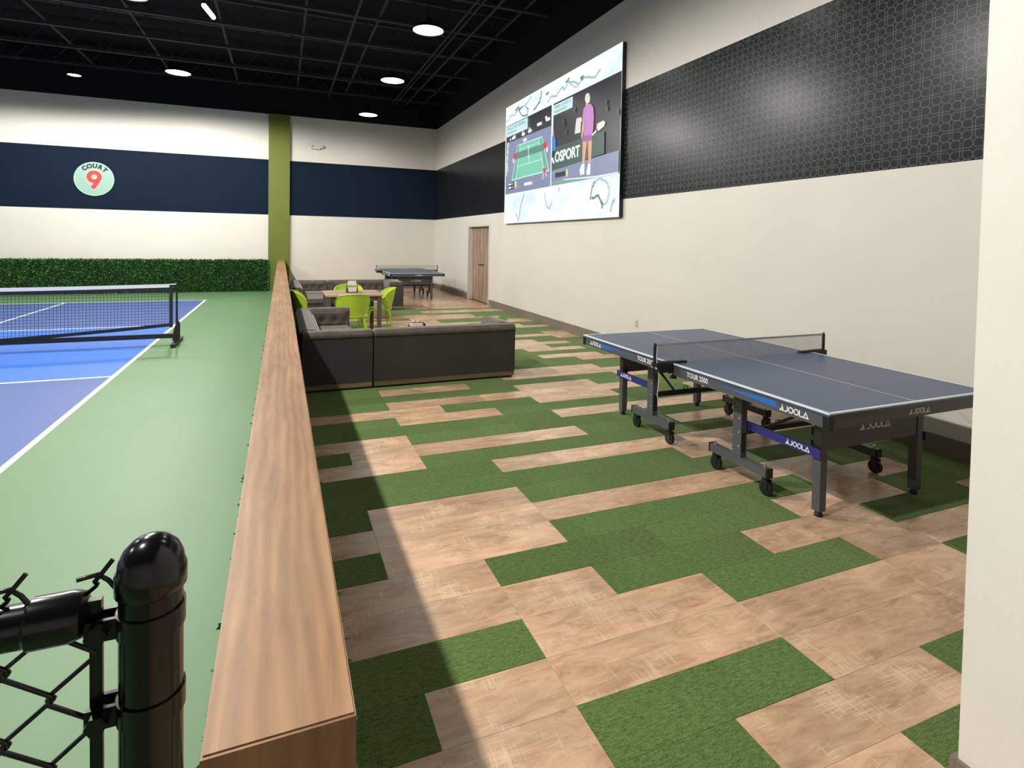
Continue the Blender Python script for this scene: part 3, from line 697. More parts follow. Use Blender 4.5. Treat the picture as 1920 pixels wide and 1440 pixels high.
# ================================================================== DINING TABLE, CHAIRS, POUF
t = thing('dining_table', 'square wood-topped table with grey-brown legs among lime chairs', 'table', (1.155, 10.13, 0.0015))
obj('tabletop', bx(-.465, .465, -.48, .48, 0.715, 0.742), M['tablewood'], t, bevel=0.004)
bm = B()
for s in (-1, 1): box(bm, -.40, .40, s*.42-.012, s*.42+.012, 0.63, 0.714); box(bm, s*.40-.012, s*.40+.012, -.41, .41, 0.63, 0.714)
obj('apron', bm, M['legwood'], t)
for sx in (-1, 1):
    for sy in (-1, 1): obj('leg', bx(sx*.415-.032, sx*.415+.032, sy*.43-.032, sy*.43+.032, 0, 0.714), M['legwood'], t, bevel=0.004)
def caddy(loc, rz, label):
    t = thing('napkin_caddy', label, 'napkin holder', loc, rz, 'napkin caddies')
    obj('tray', bx(-.095, .095, -.06, .06, 0, 0.012), M['black_metal'], t, bevel=0.003)
    for sx in (-1, 1):
        bm = tube(B(), [(sx*.088, -.052, 0.012), (sx*.088, -.052, 0.135), (sx*.088, 0.052, 0.135), (sx*.088, .052, 0.012)], 0.0055, 6)
        box(bm, *sorted((sx*.082, sx*.09)), -.05, .05, 0.012, 0.075)
        obj('side_frame', bm, M['black_metal'], t)
    bm = B(); r = random.Random(5)
    for i in range(7): a = r.uniform(-.004, .004); box(bm, -.075+a, .075+a, -.042+i*.008, -.036+i*.008, 0.013, 0.15+r.uniform(-.01, .02))
    obj('napkin', bm, M['napkin'], t)
    bm = B(); box(bm, -.07, .07, .018, .026, 0.014, 0.19); box(bm, -.06, .075, .028, .036, 0.014, 0.205); obj('packet', bm, M['napkin'], t)
    bm = B(); box(bm, -.068, .07, .038, .046, 0.014, 0.165); box(bm, -.078, .08, -.05, -.044, 0.105, 0.125); obj('label_strip', bm, M['brownpaper'], t)
    return t
caddy((1.16, 10.13, 0.7437), 0.06, 'black wire caddy of white napkins on the square table')
# a low table stands hidden behind the near sofa back; only its caddy peeps over
t = thing('coffee_table', 'low round table behind the long sofa back', 'table', (1.80, 7.88, 0.0015))
obj('tabletop', lathe(B(), [(0, 0.40), (0.3, 0.40), (0.3, 0.425), (0, 0.425)], 28), M['tablewood'], t)
obj('stem', lathe(B(), [(0, 0), (0.2, 0), (0.2, 0.015), (0.03, 0.03), (0.03, 0.399), (0, 0.399)], 20), M['black_metal'], t, smooth=40)
t = thing('napkin_caddy', 'flat napkin tray just peeping over the long sofa back', 'napkin holder', (1.80, 7.88, 0.427), 0.1, 'napkin caddies'); t.scale = (.82, .82, .85)
obj('tray', box(box(bx(-.13, .15, -.06, .07, 0, .012), -.13, -.12, -.06, .07, .012, .055), .14, .15, -.06, .07, .012, .075), M['black_metal'], t)
bm = B(); prism(bm, [(-.115, .013), (.115, .013), (.105, .085), (0, .095), (-.10, .085)], lambda a, b, d: (a, -.05+d, b), .04); obj('napkin', bm, M['napkin'], t)
bm = B(); prism(bm, [(-.07, .1), (-.04, .125), (.0, .098), (.05, .115), (.09, .10), (.09, .02), (-.07, .02)], lambda a, b, d: (a, d, b), .05); obj('packet', bm, M['napkin'], t)
obj('frame_bar', tube(B(), [(-.1, -.005, .098), (.02, -.005, .102), (.135, -.005, .085), (.14, -.005, .04)], .008, 6), M['black_metal'], t)

def lime_chair(loc, rz, label):
    """one-piece plastic tub chair; it faces +Y when rz is 0"""
    t = thing('tub_chair', label, 'chair', loc, rz, 'lime green plastic chairs around the square table')
    def shell(a, b):
        s = 2*a-1; ph = 80*s; th = math.radians(-90+ph); q = abs(s)
        top = 0.805-0.05*q**2-0.135*q**5; bot = 0.43+0.13*q**2.2; z = bot+(top-bot)*b
        zz = (z-0.43)/0.375; r = 0.235+0.05*zz
        return Vector((r*1.03*math.sin(math.radians(ph)), -r*math.cos(math.radians(ph))-0.035*zz*(1-q), z))
    bm = grid(B(), shell, 40, 8); solid(bm, 0.007); obj('shell', bm, M['lime'], t, smooth=50)
    rim = [shell(i/40, 1.0) for i in range(41)]; obj('rim', tube(B(), [p+Vector((0, 0, .002)) for p in rim], 0.009, 6), M['lime'], t, smooth=60)
    bm = lathe(B(), [(0, 0.425), (0.2, 0.432), (0.238, 0.45), (0.242, 0.44), (0.235, 0.42), (0.2, 0.412), (0, 0.405)], 32); obj('seat', bm, M['lime'], t, smooth=40)
    low = [shell(i/40, 0.02) for i in range(41)]; obj('lower_rim', tube(B(), low, 0.01, 6), M['lime'], t, smooth=60)
    for sx in (-1, 1):
        for sy in (-1, 1):
            obj('leg', tube(B(), [(sx*.165, sy*.165, 0.425), (sx*.185, sy*.19, 0.3), (sx*.215, sy*.225, 0.0)], [0.02, 0.017, 0.012], 8), M['lime'], t, smooth=50)
    return t
ch = lime_chair((1.08, 9.36, 0.0015), 0, 'lime tub chair with its back to the viewer, nearest the sofa')
G_ = 'lime green plastic chairs around the square table'
dup(ch, (1.625, 10.2, 0.0015), PI/2, 'lime tub chair at the right end of the square table', G_)
dup(ch, (1.20, 10.88, 0.0015), PI, 'lime tub chair across the table, half hidden by the napkin caddy', G_)
dup(ch, (0.447, 10.0, 0.0015), -PI/2, 'lime tub chair beside the divider, only a curved rim seen', G_)
t = thing('pouf', 'round tan pouf with cream top beside the far sofa', 'ottoman', (2.00, 12.15, 0.0015))
obj('body', lathe(B(), [(0, 0), (0.17, 0), (0.19, 0.02), (0.225, 0.33), (0.225, 0.345), (0, 0.345)], 28), M['tan'], t, smooth=40)
obj('cushion', lathe(B(), [(0, 0.346), (0.225, 0.346), (0.24, 0.365), (0.24, 0.40), (0.21, 0.425), (0, 0.435)], 28), M['cream'], t, smooth=50)

# ================================================================== COURT NET AND HEDGE
t = thing('court_net', 'portable court net with white top tape across the blue court', 'net', (0, NY, 0.001))
xa, xb = SX2-.3, -1.60
for sx, X in ((1, -1.505), (-1, SX2-.35)):
    po = obj('post', tube(B(), [(X, 0, 0.08), (X, 0, 0.36), (X, 0, 0.94)], [0.016, 0.016, 0.011], 10), M['black_metal'], t, smooth=40)
    bm = B(); prism(bm, [(-.06, .05), (.045, .05), (.045, .31), (.03, .36), (-.0, .36), (-.045, .2)], lambda a, b, d: (X+sx*a, -.02+d, b), .04)
    obj('post_socket', bm, M['black_metal'], po, bevel=0.004)
    obj('foot', bx(X-.03, X+.03, -.36, .42, 0.0, 0.05), M['black_metal'], t, bevel=0.012)
    obj('tape_tie', tube(B(), [(X, 0, 0.935), (X-sx*.1, 0, 0.93)], 0.008, 6), M['tape'], t)
obj('bottom_rail', bx(SX2-.33, -1.53, -.028, .028, 0.095, 0.165), M['black_metal'], t, bevel=0.005)
obj('center_foot', bx(cx_-.03, cx_+.03, -.3, .3, 0, 0.05), M['black_metal'], t, bevel=0.01)
def sag(x): u = (x-(xa+xb)/2)/((xb-xa)/2); return 0.9+0.036*u*u
bm = B(); n = 30
for z0, z1, y in ((-.05, .0, .006),):
    for i in range(n):
        a, d = xa+(xb-xa)*i/n, xa+(xb-xa)*(i+1)/n
        vs = [bm.verts.new(p) for p in ((a, -.004, sag(a)-.052), (d, -.004, sag(d)-.052), (d, -.004, sag(d)), (a, -.004, sag(a)), (a, .004, sag(a)-.052), (d, .004, sag(d)-.052), (d, .004, sag(d)), (a, .004, sag(a)))]
        for f in ((0, 1, 2, 3), (7, 6, 5, 4), (3, 2, 6, 7), (1, 0, 4, 5)): bm.faces.new([vs[q] for q in f])
obj('top_tape', bm, M['tape'], t)
def low(x): u = (x-(xa+xb)/2)/((xb-xa)/2); return 0.10+0.175*abs(u)**1.6
bm = B()
for i in range(n):
    a, d = xa+(xb-xa)*i/n, xa+(xb-xa)*(i+1)/n
    vs = [bm.verts.new(p) for p in ((a, -.003, low(a)), (d, -.003, low(d)), (d, -.003, low(d)+.05), (a, -.003, low(a)+.05), (a, .003, low(a)), (d, .003, low(d)), (d, .003, low(d)+.05), (a, .003, low(a)+.05))]
    for f in ((0, 1, 2, 3), (7, 6, 5, 4), (3, 2, 6, 7), (1, 0, 4, 5)): bm.faces.new([vs[q] for q in f])
obj('bottom_band', bm, M['net_black'], t)
obj('side_band', box(bx(xb-.005, xb+.042, -.004, .004, 0.26, 0.93), xa-.04, xa+.005, -.004, .004, 0.26, 0.93), M['net_black'], t)
bm = B(); p = 0.044; nx = int((xb-xa)/p)
for i in range(nx+1):
    x = xa+p*i; box(bm, x-.0019, x+.0019, -.0015, .0015, low(x)+.04, sag(x)-.05)
zz = 0.17
while zz < 0.89:
    pts = [xa+(xb-xa)*i/n for i in range(n+1)]
    seg = [x for x in pts if low(x)+.045 < zz]
    if len(seg) > 1: box(bm, seg[0], seg[-1], -.0012, .0012, zz-.0019, zz+.0019)
    zz += p
obj('net_mesh', bm, M['net_black'], t)['kind'] = 'stuff'
bm = B(); 
for i in range(n):
    a, d = xa+(xb-xa)*i/n, xa+(xb-xa)*(i+1)/n
    vs = [bm.verts.new(q) for q in ((a, 0, sag(a)-.095), (d, 0, sag(d)-.095), (d, 0, sag(d)-.05), (a, 0, sag(a)-.05))]; bm.faces.new(vs)
obj('tape_hem', bm, M['net_black'], t)

hd = thing('hedge_panel', 'dark green artificial hedge along the foot of the back wall', 'hedge', (0, 0, 0.001))
obj('backing', bx(XL+.02, -.40, YB-.19, YB-.005, 0, 0.955), M['leaf_core'], hd)
def hedge_point(r):
    if r.random() < 0.9: return (r.uniform(XL+.05, -.41), YB-.185+r.uniform(-.012, .02), r.uniform(0.02, 0.95)), (0, -1, 0)
    return ((r.uniform(XL+.05, -.41), r.uniform(YB-.18, YB-.10), 0.945), (0, -.2, 1)) if r.random() < .8 else ((-.405, r.uniform(YB-.18, YB-.12), r.uniform(.03, .95)), (1, -.3, 0))
leaves('foliage', 30000, hedge_point, 0.06, hd, M['leaf'])

# ================================================================== SCREEN, SIGN, SMALL WALL THINGS
scr = thing('wall_screen', 'huge bright video screen hung on the right wall', 'screen', (XR, 12.45, 0))
SXO = -0.075
obj('cabinet', bx(-.0745, -.0005, -4.885, 0.03, 2.11, 4.86), M['black_metal'], scr)
def E(name, rgb, s=1.0): return emit(name, lin(rgb), s)
layer = [0]
def show(name, pts, m, smooth_pts=False):
    """a flat patch of the picture: u runs along -Y, v is height"""
    layer[0] += 1; x = SXO-0.0012*layer[0]**0.75
    bm = B(); bm.faces.new([bm.verts.new((x, -u, v)) for u, v in pts])
    bmesh.ops.triangulate(bm, faces=bm.faces[:]); bmesh.ops.recalc_face_normals(bm, faces=bm.faces)
    for f in bm.faces:
        if f.normal.x > 0: f.normal_flip()
    return obj(name, bm, m, scr)
def marble_emit():
    m = E('screen_marble', (238, 255, 255), 1.15); nt = m.node_tree; b = nt.nodes['Principled BSDF']; N = nt.nodes.new; L = nt.links.new
    geo = N('ShaderNodeNewGeometry'); mp = N('ShaderNodeMapping'); mp.inputs['Scale'].default_value = (1, 0.7, 1.2); L(geo.outputs['Position'], mp.inputs['Vector'])
    n = N('ShaderNodeTexNoise'); n.inputs['Scale'].default_value = 1.3; n.inputs['Detail'].default_value = 5; n.inputs['Distortion'].default_value = 1.0; L(mp.outputs[0], n.inputs['Vector'])
    cr = N('ShaderNodeValToRGB'); e = cr.color_ramp.elements; e[0].position = .35; e[0].color = (*lin((206, 228, 240)), 1); e[1].position = .55; e[1].color = (*lin((240, 255, 255)), 1)
    L(n.outputs['Fac'], cr.inputs['Fac']); L(cr.outputs[0], b.inputs['Emission Color']); return m
EW = E('screen_white', (245, 255, 255), 1.1); ED = E('screen_dark', (40, 42, 50)); EF = E('screen_floor', (134, 142, 176)); EC = E('screen_court', (122, 205, 176)); EC2 = E('screen_court_side', (104, 176, 160))
EL = E('screen_line', (200, 250, 235)); EN = E('screen_net', (86, 140, 124)); ER = E('screen_red', (215, 52, 70)); EB = E('screen_blue', (40, 130, 215)); EG = E('screen_green', (52, 88, 76)); EP = E('screen_violet', (196, 130, 200)); EP2 = E('screen_violet_shade', (160, 98, 165))
EK = E('screen_skin', (226, 168, 140)); EH = E('screen_pale', (226, 226, 214)); EY = E('screen_yellow', (215, 235, 150)); EV = E('screen_vein', (112, 132, 142)); EV2 = E('screen_vein_pale', (170, 195, 205)); EBOX = E('screen_caption', (205, 238, 245)); EBL = E('screen_black', (22, 30, 40))
show('picture', [(-.03, 4.86), (4.885, 4.86), (4.885, 2.11), (-.03, 2.11)], marble_emit())
show('video_window', [(0.02, 4.41), (2.42, 4.41), (2.42, 2.8), (0.02, 2.8)], ED)
show('video_window', [(2.50, 4.41), (4.88, 4.41), (4.88, 2.8), (2.50, 2.8)], ED)
show('arena_floor', [(0.06, 4.01), (2.42, 4.0), (2.42, 2.8), (0.02, 2.8)], EF)
show('court_image', [(0.72, 3.87), (2.0, 3.86), (2.37, 3.11), (0.40, 3.10)], EC2)
def quad_in(u0, u1, v0, v1):
    a, b, c, d = (0.72, 3.87), (2.0, 3.86), (2.37, 3.11), (0.40, 3.10)
    def P(u, v): l = (a[0]+(d[0]-a[0])*v, a[1]+(d[1]-a[1])*v); r = (b[0]+(c[0]-b[0])*v, b[1]+(c[1]-b[1])*v); return (l[0]+(r[0]-l[0])*u, l[1]+(r[1]-l[1])*u)
    return [P(u0, v0), P(u1, v0), P(u1, v1), P(u0, v1)]
show('court_image', quad_in(.12, .88, 0, 1), EC)
for r in ((0, 1, 0, .025), (0, 1, .97, 1), (0, .015, 0, 1), (.985, 1, 0, 1), (.115, .13, 0, 1), (.87, .885, 0, 1), (.12, .88, .62, .64), (.12, .88, .14, .155), (.492, .508, .15, .63)): show('court_image_line', quad_in(*r), EL)
show('net_image', [(0.66, 3.70), (2.11, 3.69), (2.11, 3.555), (0.62, 3.56)], EN)
show('net_post_image', [(1.33, 3.78), (1.36, 3.78), (1.36, 3.5), (1.33, 3.5)], EL)
for a, b, c, d in ((.51, .67, 3.57, 3.70), (2.07, 2.24, 3.59, 3.71)): show('red_board_image', [(a, d), (b, d), (b, c), (a, c)], ER)
for u, v in ((.5, 3.54), (2.26, 3.55)): show('player_image', [(u-.03, v+.05), (u+.03, v+.05), (u+.02, v-.05), (u-.03, v-.05)], EW)
for u, v, wd in ((.3, 4.06, .05), (.5, 4.07, .2), (.55, 4.09, .1), (1.05, 4.06, .16), (1.03, 4.1, .05), (1.4, 4.07, .18), (1.38, 4.12, .05), (1.88, 4.13, .22), (2.28, 4.15, .18), (2.2, 4.2, .08), (1.15, 3.92, .18)): show('line_judge_image', [(u-wd/2, v+.03), (u+wd/2, v+.03), (u+wd/2, v-.03), (u-wd/2, v-.03)], EW)
for u, v in ((.17, 3.95), (.15, 3.8), (.13, 3.65), (.12, 3.5), (.14, 3.4), (.07, 3.3)): show('spectator_image', [(u-.05, v+.06), (u+.04, v+.07), (u+.05, v-.06), (u-.04, v-.07)], EH)
show('caption_box', [(0.08, 4.385), (1.29, 4.385), (1.29, 4.14), (0.08, 4.14)], EBOX)
show('player_shirt_image', [(2.10, 3.19), (2.22, 3.19), (2.24, 3.09), (2.13, 3.09)], ER)
for a, b in (((2.13, 3.09), (2.09, 2.96)), ((2.22, 3.09), (2.29, 3.0))): show('player_leg_image', [(a[0]-.015, a[1]), (a[0]+.02, a[1]), (b[0]+.02, b[1]), (b[0]-.015, b[1])], EH)
show('player_head_image', [(2.13, 3.23), (2.19, 3.24), (2.2, 3.19), (2.13, 3.19)], EK)
show('score_box', [(.22, 3.05), (.60, 3.05), (.60, 2.90), (.22, 2.90)], EBL)
for v in (3.01, 2.935): show('score_line', [(.25, v+.025), (.43, v+.025), (.43, v-.015), (.25, v-.015)], EW)
for v in (3.01, 2.94): show('score_line', [(.49, v+.02), (.53, v+.02), (.53, v-.015), (.49, v-.015)], EW)
show('ball_image', [(.67+.06*math.cos(a), 2.985+.085*math.sin(a)) for a in (2*PI*i/14 for i in range(14))], EY)
show('tag_box', [(1.17, 2.975), (1.57, 2.975), (1.57, 2.915), (1.17, 2.915)], EW)
show('advert_board', [(2.50, 3.54), (4.43, 3.54), (4.44, 3.17), (3.69, 3.13), (2.50, 3.09)], EG)
show('arena_floor', [(2.50, 3.09), (3.69, 3.13), (4.88, 3.16), (4.88, 2.8), (2.50, 2.8)], EF)
show('arena_floor', [(2.50, 2.88), (3.4, 2.87), (4.0, 2.83), (4.0, 2.8), (2.50, 2.8)], E('screen_green_floor', (130, 168, 160)))
show('court_image_line', [(3.0, 2.885), (4.17, 2.825), (4.88, 2.82), (4.88, 2.80), (4.17, 2.80), (3.0, 2.87)], EW)
show('caption_box', [(2.55, 4.365), (3.32, 4.365), (3.32, 4.165), (2.55, 4.165)], EBOX)
PLAYER = [('player_leg_image', [(3.72, 3.5), (3.88, 3.48), (3.81, 3.28), (3.795, 3.06), (3.72, 3.06), (3.72, 3.29)], EK), ('player_leg_image', [(3.9, 3.46), (4.04, 3.45), (4.03, 3.22), (4.01, 3.04), (3.94, 3.04), (3.94, 3.26)], EK),
 ('player_shoe_image', [(3.71, 3.08), (3.8, 3.08), (3.8, 2.9), (3.67, 2.89), (3.63, 2.98)], EW), ('player_shoe_image', [(3.93, 3.06), (4.01, 3.05), (4.0, 2.87), (3.9, 2.87), (3.88, 2.92)], EW),
 ('player_arm_image', [(3.80, 3.92), (3.71, 3.94), (3.69, 3.74), (3.66, 3.58), (3.70, 3.51), (3.75, 3.66)], EK), ('player_arm_image', [(4.09, 3.87), (4.04, 3.87), (4.02, 3.64), (4.03, 3.52), (4.07, 3.62)], EK),
 ('racket_image', [(4.03, 3.55), (4.18, 3.60), (4.19, 3.57), (4.04, 3.52)], EW), ('racket_image', [(4.2, 3.7), (4.4, 3.72), (4.46, 3.68), (4.43, 3.62), (4.25, 3.57), (4.19, 3.62)], EH),
 ('player_shorts_image', [(3.75, 3.60), (4.04, 3.57), (4.05, 3.45), (3.9, 3.45), (3.71, 3.48)], EP2), ('player_shirt_image', [(3.84, 4.10), (3.97, 4.09), (4.06, 4.01), (4.09, 3.86), (4.05, 3.65), (4.04, 3.55), (3.76, 3.57), (3.79, 3.79), (3.70, 3.94), (3.73, 4.05)], EP),
 ('player_neck_image', [(3.80, 4.16), (3.88, 4.16), (3.88, 4.08), (3.81, 4.08)], EK), ('player_cap_image', [(3.86, 4.30), (3.92, 4.27), (3.95, 4.2), (3.94, 4.12), (3.89, 4.11), (3.81, 4.14), (3.77, 4.2), (3.79, 4.28)], EH),
 ('towel_image', [(3.49, 3.93), (3.66, 3.92), (3.69, 3.86), (3.63, 3.81), (3.64, 3.65), (3.43, 3.66), (3.46, 3.85)], EH)]
for a in PLAYER: show(*a)
show('ball_kid_image', [(2.51, 3.77), (2.62, 3.77), (2.67, 3.66), (2.67, 3.48), (2.51, 3.48)], EB); show('ball_kid_image', [(2.51, 3.48), (2.64, 3.47), (2.60, 3.34), (2.51, 3.34)], EBL); show('ball_kid_image', [(2.52, 3.88), (2.58, 3.88), (2.59, 3.78), (2.52, 3.78)], EK)
show('score_box', [(2.68, 3.03), (3.11, 3.03), (3.11, 2.94), (2.68, 2.94)], EBL); show('ball_image', [(3.16+.04*math.cos(a), 2.985+.075*math.sin(a)) for a in (2*PI*i/14 for i in range(14))], EY)
for u, v in ((2.95, 3.98), (3.0, 3.94), (3.1, 3.75), (4.47, 4.0), (4.5, 3.9), (3.4, 4.1), (4.83, 3.78)): show('crowd_image', [(u-.03, v+.05), (u+.03, v+.04), (u+.02, v-.05), (u-.03, v-.04)], E('screen_crowd', (62, 64, 72)))
def screen_text(body, u0, u1, v0, v1, m, bold=0.0):
    bm = text_mesh(body, 1.0, bold, 'LEFT'); xs = [v.co.x for v in bm.verts]; ys = [v.co.y for v in bm.verts]; a, b, c, d = min(xs), max(xs), min(ys), max(ys)
    layer[0] += 1; x = SXO-0.0012*layer[0]**0.75
    mapped(bm, lambda p, q, r: (x, -(u0+(p-a)/(b-a)*(u1-u0)), v0+(q-c)/(d-c)*(v1-v0))); return obj('screen_text', bm, m, scr)
screen_text('OSPORT', 2.66, 3.64, 3.23, 3.44, EW, 0.03)
show('screen_text', [(2.51, 3.32), (2.56, 3.36), (2.645, 3.23), (2.585, 3.23), (2.535, 3.30)], EW)
screen_text('PARIS COURT CENTRAL', .18, 1.20, 4.27, 4.345, EV, 0.01); screen_text('PARIS COURT 1', 2.62, 3.25, 4.275, 4.335, EV, 0.01)
for u0, u1, v in ((.18, .72, 4.21), (2.60, 3.12, 4.215)): show('caption_line', [(u0, v+.025), (u1, v+.025), (u1, v-.02), (u0, v-.02)], EV2)
def vein(pts, wd, m):
    layer[0] += 1; x = SXO-0.0012*layer[0]**0.75
    sm = []
    for i in range(len(pts)-1):
        for k in range(4): f = k/4; sm.append((pts[i][0]+(pts[i+1][0]-pts[i][0])*f+.015*math.sin(7*i+3*k), pts[i][1]+(pts[i+1][1]-pts[i][1])*f+.012*math.cos(5*i+2*k)))
    sm.append(pts[-1]); bm = ribbon(B(), sm, wd); mapped(bm, lambda u, v, d: (x, -u, v)); obj('marble_vein', bm, m, scr)
for pts, wd, m in (([(0.12, 4.49), (0.35, 4.60), (0.58, 4.58), (0.75, 4.64), (1.21, 4.67), (1.5, 4.78)], .035, EV2), ([(.62, 4.66), (.8, 4.70), (.85, 4.62), (1.0, 4.68)], .05, EV), ([(1.62, 4.46), (1.92, 4.57), (2.01, 4.78)], .045, EV), ([(0.82, 4.66), (.95, 4.50), (1.14, 4.44), (1.30, 4.44), (1.34, 4.55), (1.22, 4.62)], .03, EV),
    ([(2.28, 4.47), (2.45, 4.56), (2.68, 4.52), (2.91, 4.64), (3.0, 4.56), (3.18, 4.66), (3.4, 4.6), (3.56, 4.53), (3.75, 4.60), (4.09, 4.50), (4.3, 4.58)], .04, EV2), ([(3.13, 4.69), (3.4, 4.5), (3.56, 4.5)], .025, EV2), ([(3.62, 4.62), (3.72, 4.6)], .06, EV), ([(2.22, 4.66), (2.34, 4.66)], .05, EV), ([(3.05, 4.68), (3.2, 4.72)], .04, EV), ([(1.22, 2.74), (1.04, 2.5), (0.92, 2.16), (0.73, 2.36)], .04, EV2), ([(1.2, 2.7), (1.02, 2.45), (.95, 2.2)], .02, EV),
    ([(2.24, 2.67), (2.33, 2.4), (2.47, 2.36), (2.59, 2.49)], .035, EV2), ([(4.04, 2.42), (4.1, 2.68), (4.3, 2.77), (4.52, 2.72), (4.65, 2.58), (4.62, 2.4), (4.51, 2.31)], .035, EV2), ([(4.04, 2.42), (4.09, 2.6), (4.2, 2.74)], .03, EV), ([(4.08, 2.45), (4.31, 2.48), (4.43, 2.36), (4.45, 2.27)], .045, EV), ([(4.69, 2.18), (4.74, 2.33), (4.82, 2.4)], .05, EV2), ([(2.85, 2.66), (2.88, 2.74)], .03, EV)): vein(pts, wd, m)

sg = thing('court_sign', 'round mint COURT 9 sign on the navy band', 'sign', (-4.925, YB-.001, 3.25))
R_ = 0.478
def wall_disc(r0, r1, d0, d1):
    bm = B(); n = 48
    lathe(bm, [(0, d0), (r1, d0), (r1, d1), (r0, d1), (0, d1)], n); return mapped(bm, lambda x, y, z: (x, -z, y))
obj('disc', wall_disc(.4, R_, 0.0, .03), M['mint'], sg, smooth=30)
rim = B(); n = 48
ribbon(rim, [((R_-.008)*math.cos(2*PI*i/n), (R_-.008)*math.sin(2*PI*i/n)) for i in range(n)], .016, True); obj('rim', mapped(rim, lambda x, y, z: (x, -.0308, y)), M['mint_rim'], sg)
for i, chh in enumerate('COURT'):
    a = math.radians((2-i)*20.5-3); bm = text_mesh(chh, 0.16, 0.010, 'CENTER'); rr = 0.318; ca, sa = math.cos(a), math.sin(a)
    mapped(bm, lambda x, y, z: (-sa*(rr+y)+ca*x, -.0312, ca*(rr+y)+sa*x)); obj('letter', bm, M['sign_black'], sg)
def nine(wd, depth, m, nm):
    bm = B(); ribbon(bm, arc(0, .085, .125, 0, 350, 28), wd, True); obj(nm, mapped(bm, lambda x, y, z: (x, -depth, y-.025)), m, sg)
    bm = B(); ribbon(bm, [(.125, .085)]+arc(0, .085, .125, -12, -34, 2)+[(.045, -.11), (-.04, -.235)], wd); obj(nm+'_tail', mapped(bm, lambda x, y, z: (x, -depth+.0004, y-.025)), m, sg)
nine(.155, .0318, M['sign_cream'], 'numeral_outline'); nine(.115, .0328, M['sign_red'], 'numeral')

t = thing('emergency_light', 'small white twin-head emergency light high on the back wall', 'light', (1.02, YB-.001, 4.62))
obj('housing', bx(-.13, .13, -.06, 0, -.07, .06), M['plastic_white'], t, bevel=0.01)
for s in (-1, 1):
    bm = tube(B(), [(s*.165, -.09, .02), (s*.165, -.03, .035)], [.06, .045], 14); obj('lamp_head', bm, M['plastic_white'], t, smooth=40)
    obj('bracket', bx(*sorted((s*.12, s*.165)), -.045, -.025, .0, .02), M['plastic_white'], t)
t = thing('wall_outlet', 'small white outlet plate low on the right wall', 'outlet', (XR-.0005, 7.13, 0.47))
obj('plate', bx(-.007, 0, -.038, .038, -.06, .06), M['plastic_white'], t, bevel=0.002)
obj('socket', box(bx(-.0085, -.0068, -.017, .017, .008, .038), -.0085, -.0068, -.017, .017, -.038, -.008), M['plastic_grey'], t)
for x, z, lb in ((3.36, 6.15, 'thin dark conduit under the joists, farthest from the right wall'), (3.5, 6.18, 'thin dark conduit under the joists, middle of the three'), (3.79, 6.15, 'thin dark conduit under the joists, nearest the right wall')):
    cd = tag(obj('conduit', tube(B(), [(x, -4, z), (x, 18.9, z)], 0.022, 8), M['joist'], smooth=50), lb, 'pipe', 'conduits under the joists')

# ================================================================== CHAIN-LINK FENCE IN THE FOREGROUND
FY = 0.664; PX = -0.1225
t = thing('chain_link_fence', 'black vinyl chain-link fence end with domed post in the left foreground', 'fence', (0, FY, 0))
post = obj('post', tube(B(), [(PX, 0, -.005), (PX, 0, 1.352)], 0.029, 32, caps=True), M['gloss_black'], t, smooth=40)
obj('cap', lathe(B(), [(0.0305, -.02), (0.0325, -.018), (0.0325, 0.0), (0.0305, .004), (.0295, .012), (.025, .022), (.017, .030), (.008, .0345), (0, .0355)], 32, (PX, 0, 1.352)), M['gloss_black'], post, smooth=50)
bm = tube(B(), [(-3.0, 0, 1.3175), (-.225, 0, 1.3175)], 0.0205, 20, caps=True); obj('top_rail', bm, M['gloss_black'], t, smooth=40)
bm = tube(B(), [(-.225, 0, 1.3175), (-.222, 0, 1.3175), (-.19, 0, 1.3175), (-.180, 0, 1.3175), (-.176, 0, 1.3175)], [.0212, .0238, .0238, .021, .012], 20); box(bm, -.178, -.165, -.004, .004, 1.296, 1.331); obj('rail_cup', bm, M['gloss_black'], t, smooth=40)
for z in (1.303, 1.214, 0.85, 0.5):
    bm = tube(B(), [(PX, 0, z-.011), (PX, 0, z+.011)], 0.0312, 32)
    for s in (-1, 1): box(bm, -.178, PX-.024, s*.010-.0022-(.0), s*.010+.0022, z-.0105, z+.0105)
    tube(bm, [(-.166, -.018, z), (-.166, .018, z)], 0.0065, 8); tube(bm, [(-.166, -.022, z), (-.166, -.012, z)], 0.010, 6)
    obj('band', bm, M['gloss_black'], t, smooth=40, bevel=0.0012)
obj('tension_bar', bx(-.1755, -.1645, -.0025, .0025, 0.05, 1.303), M['gloss_black'], t, bevel=0.001)
bm = B(); D = 0.0355; r = 0.0023; x0 = -.172; zt = 1.345
ncol = 32
for c in range(ncol):
    xc = x0-D*c; odd = c % 2; z = zt-(D if odd else 0); pts = []; k = 0
    while z > 0.0:
        side = k % 2; xx = xc-(D*1.06 if side else -D*0.06); dy = 0.0042 if side else -0.0042
        pts += [(xx+(.0015 if side else -.0015), dy*.3, z+.0035), (xx+(-.0004 if side else .0004), -dy*.2, z), (xx+(.0015 if side else -.0015), -dy*.8, z-.0035)]
        z -= D; k += 1
    if not odd: pts = [(pts[0][0]+.014, .006, zt+.020), (pts[0][0]+.006, .003, zt+.010)]+pts
    tube(bm, pts, r, 6)
    if not odd: tube(bm, [(pts[2][0]-.014, -.004, zt+.010), (pts[2][0]+.002, .004, zt+.008), (pts[2][0]+.012, 0, zt+.002), (pts[2][0]+D*.9, 0, zt-D*.85)], r, 6)
obj('chain_link', bm, M['gloss_black'], t, smooth=60)['kind'] = 'stuff'
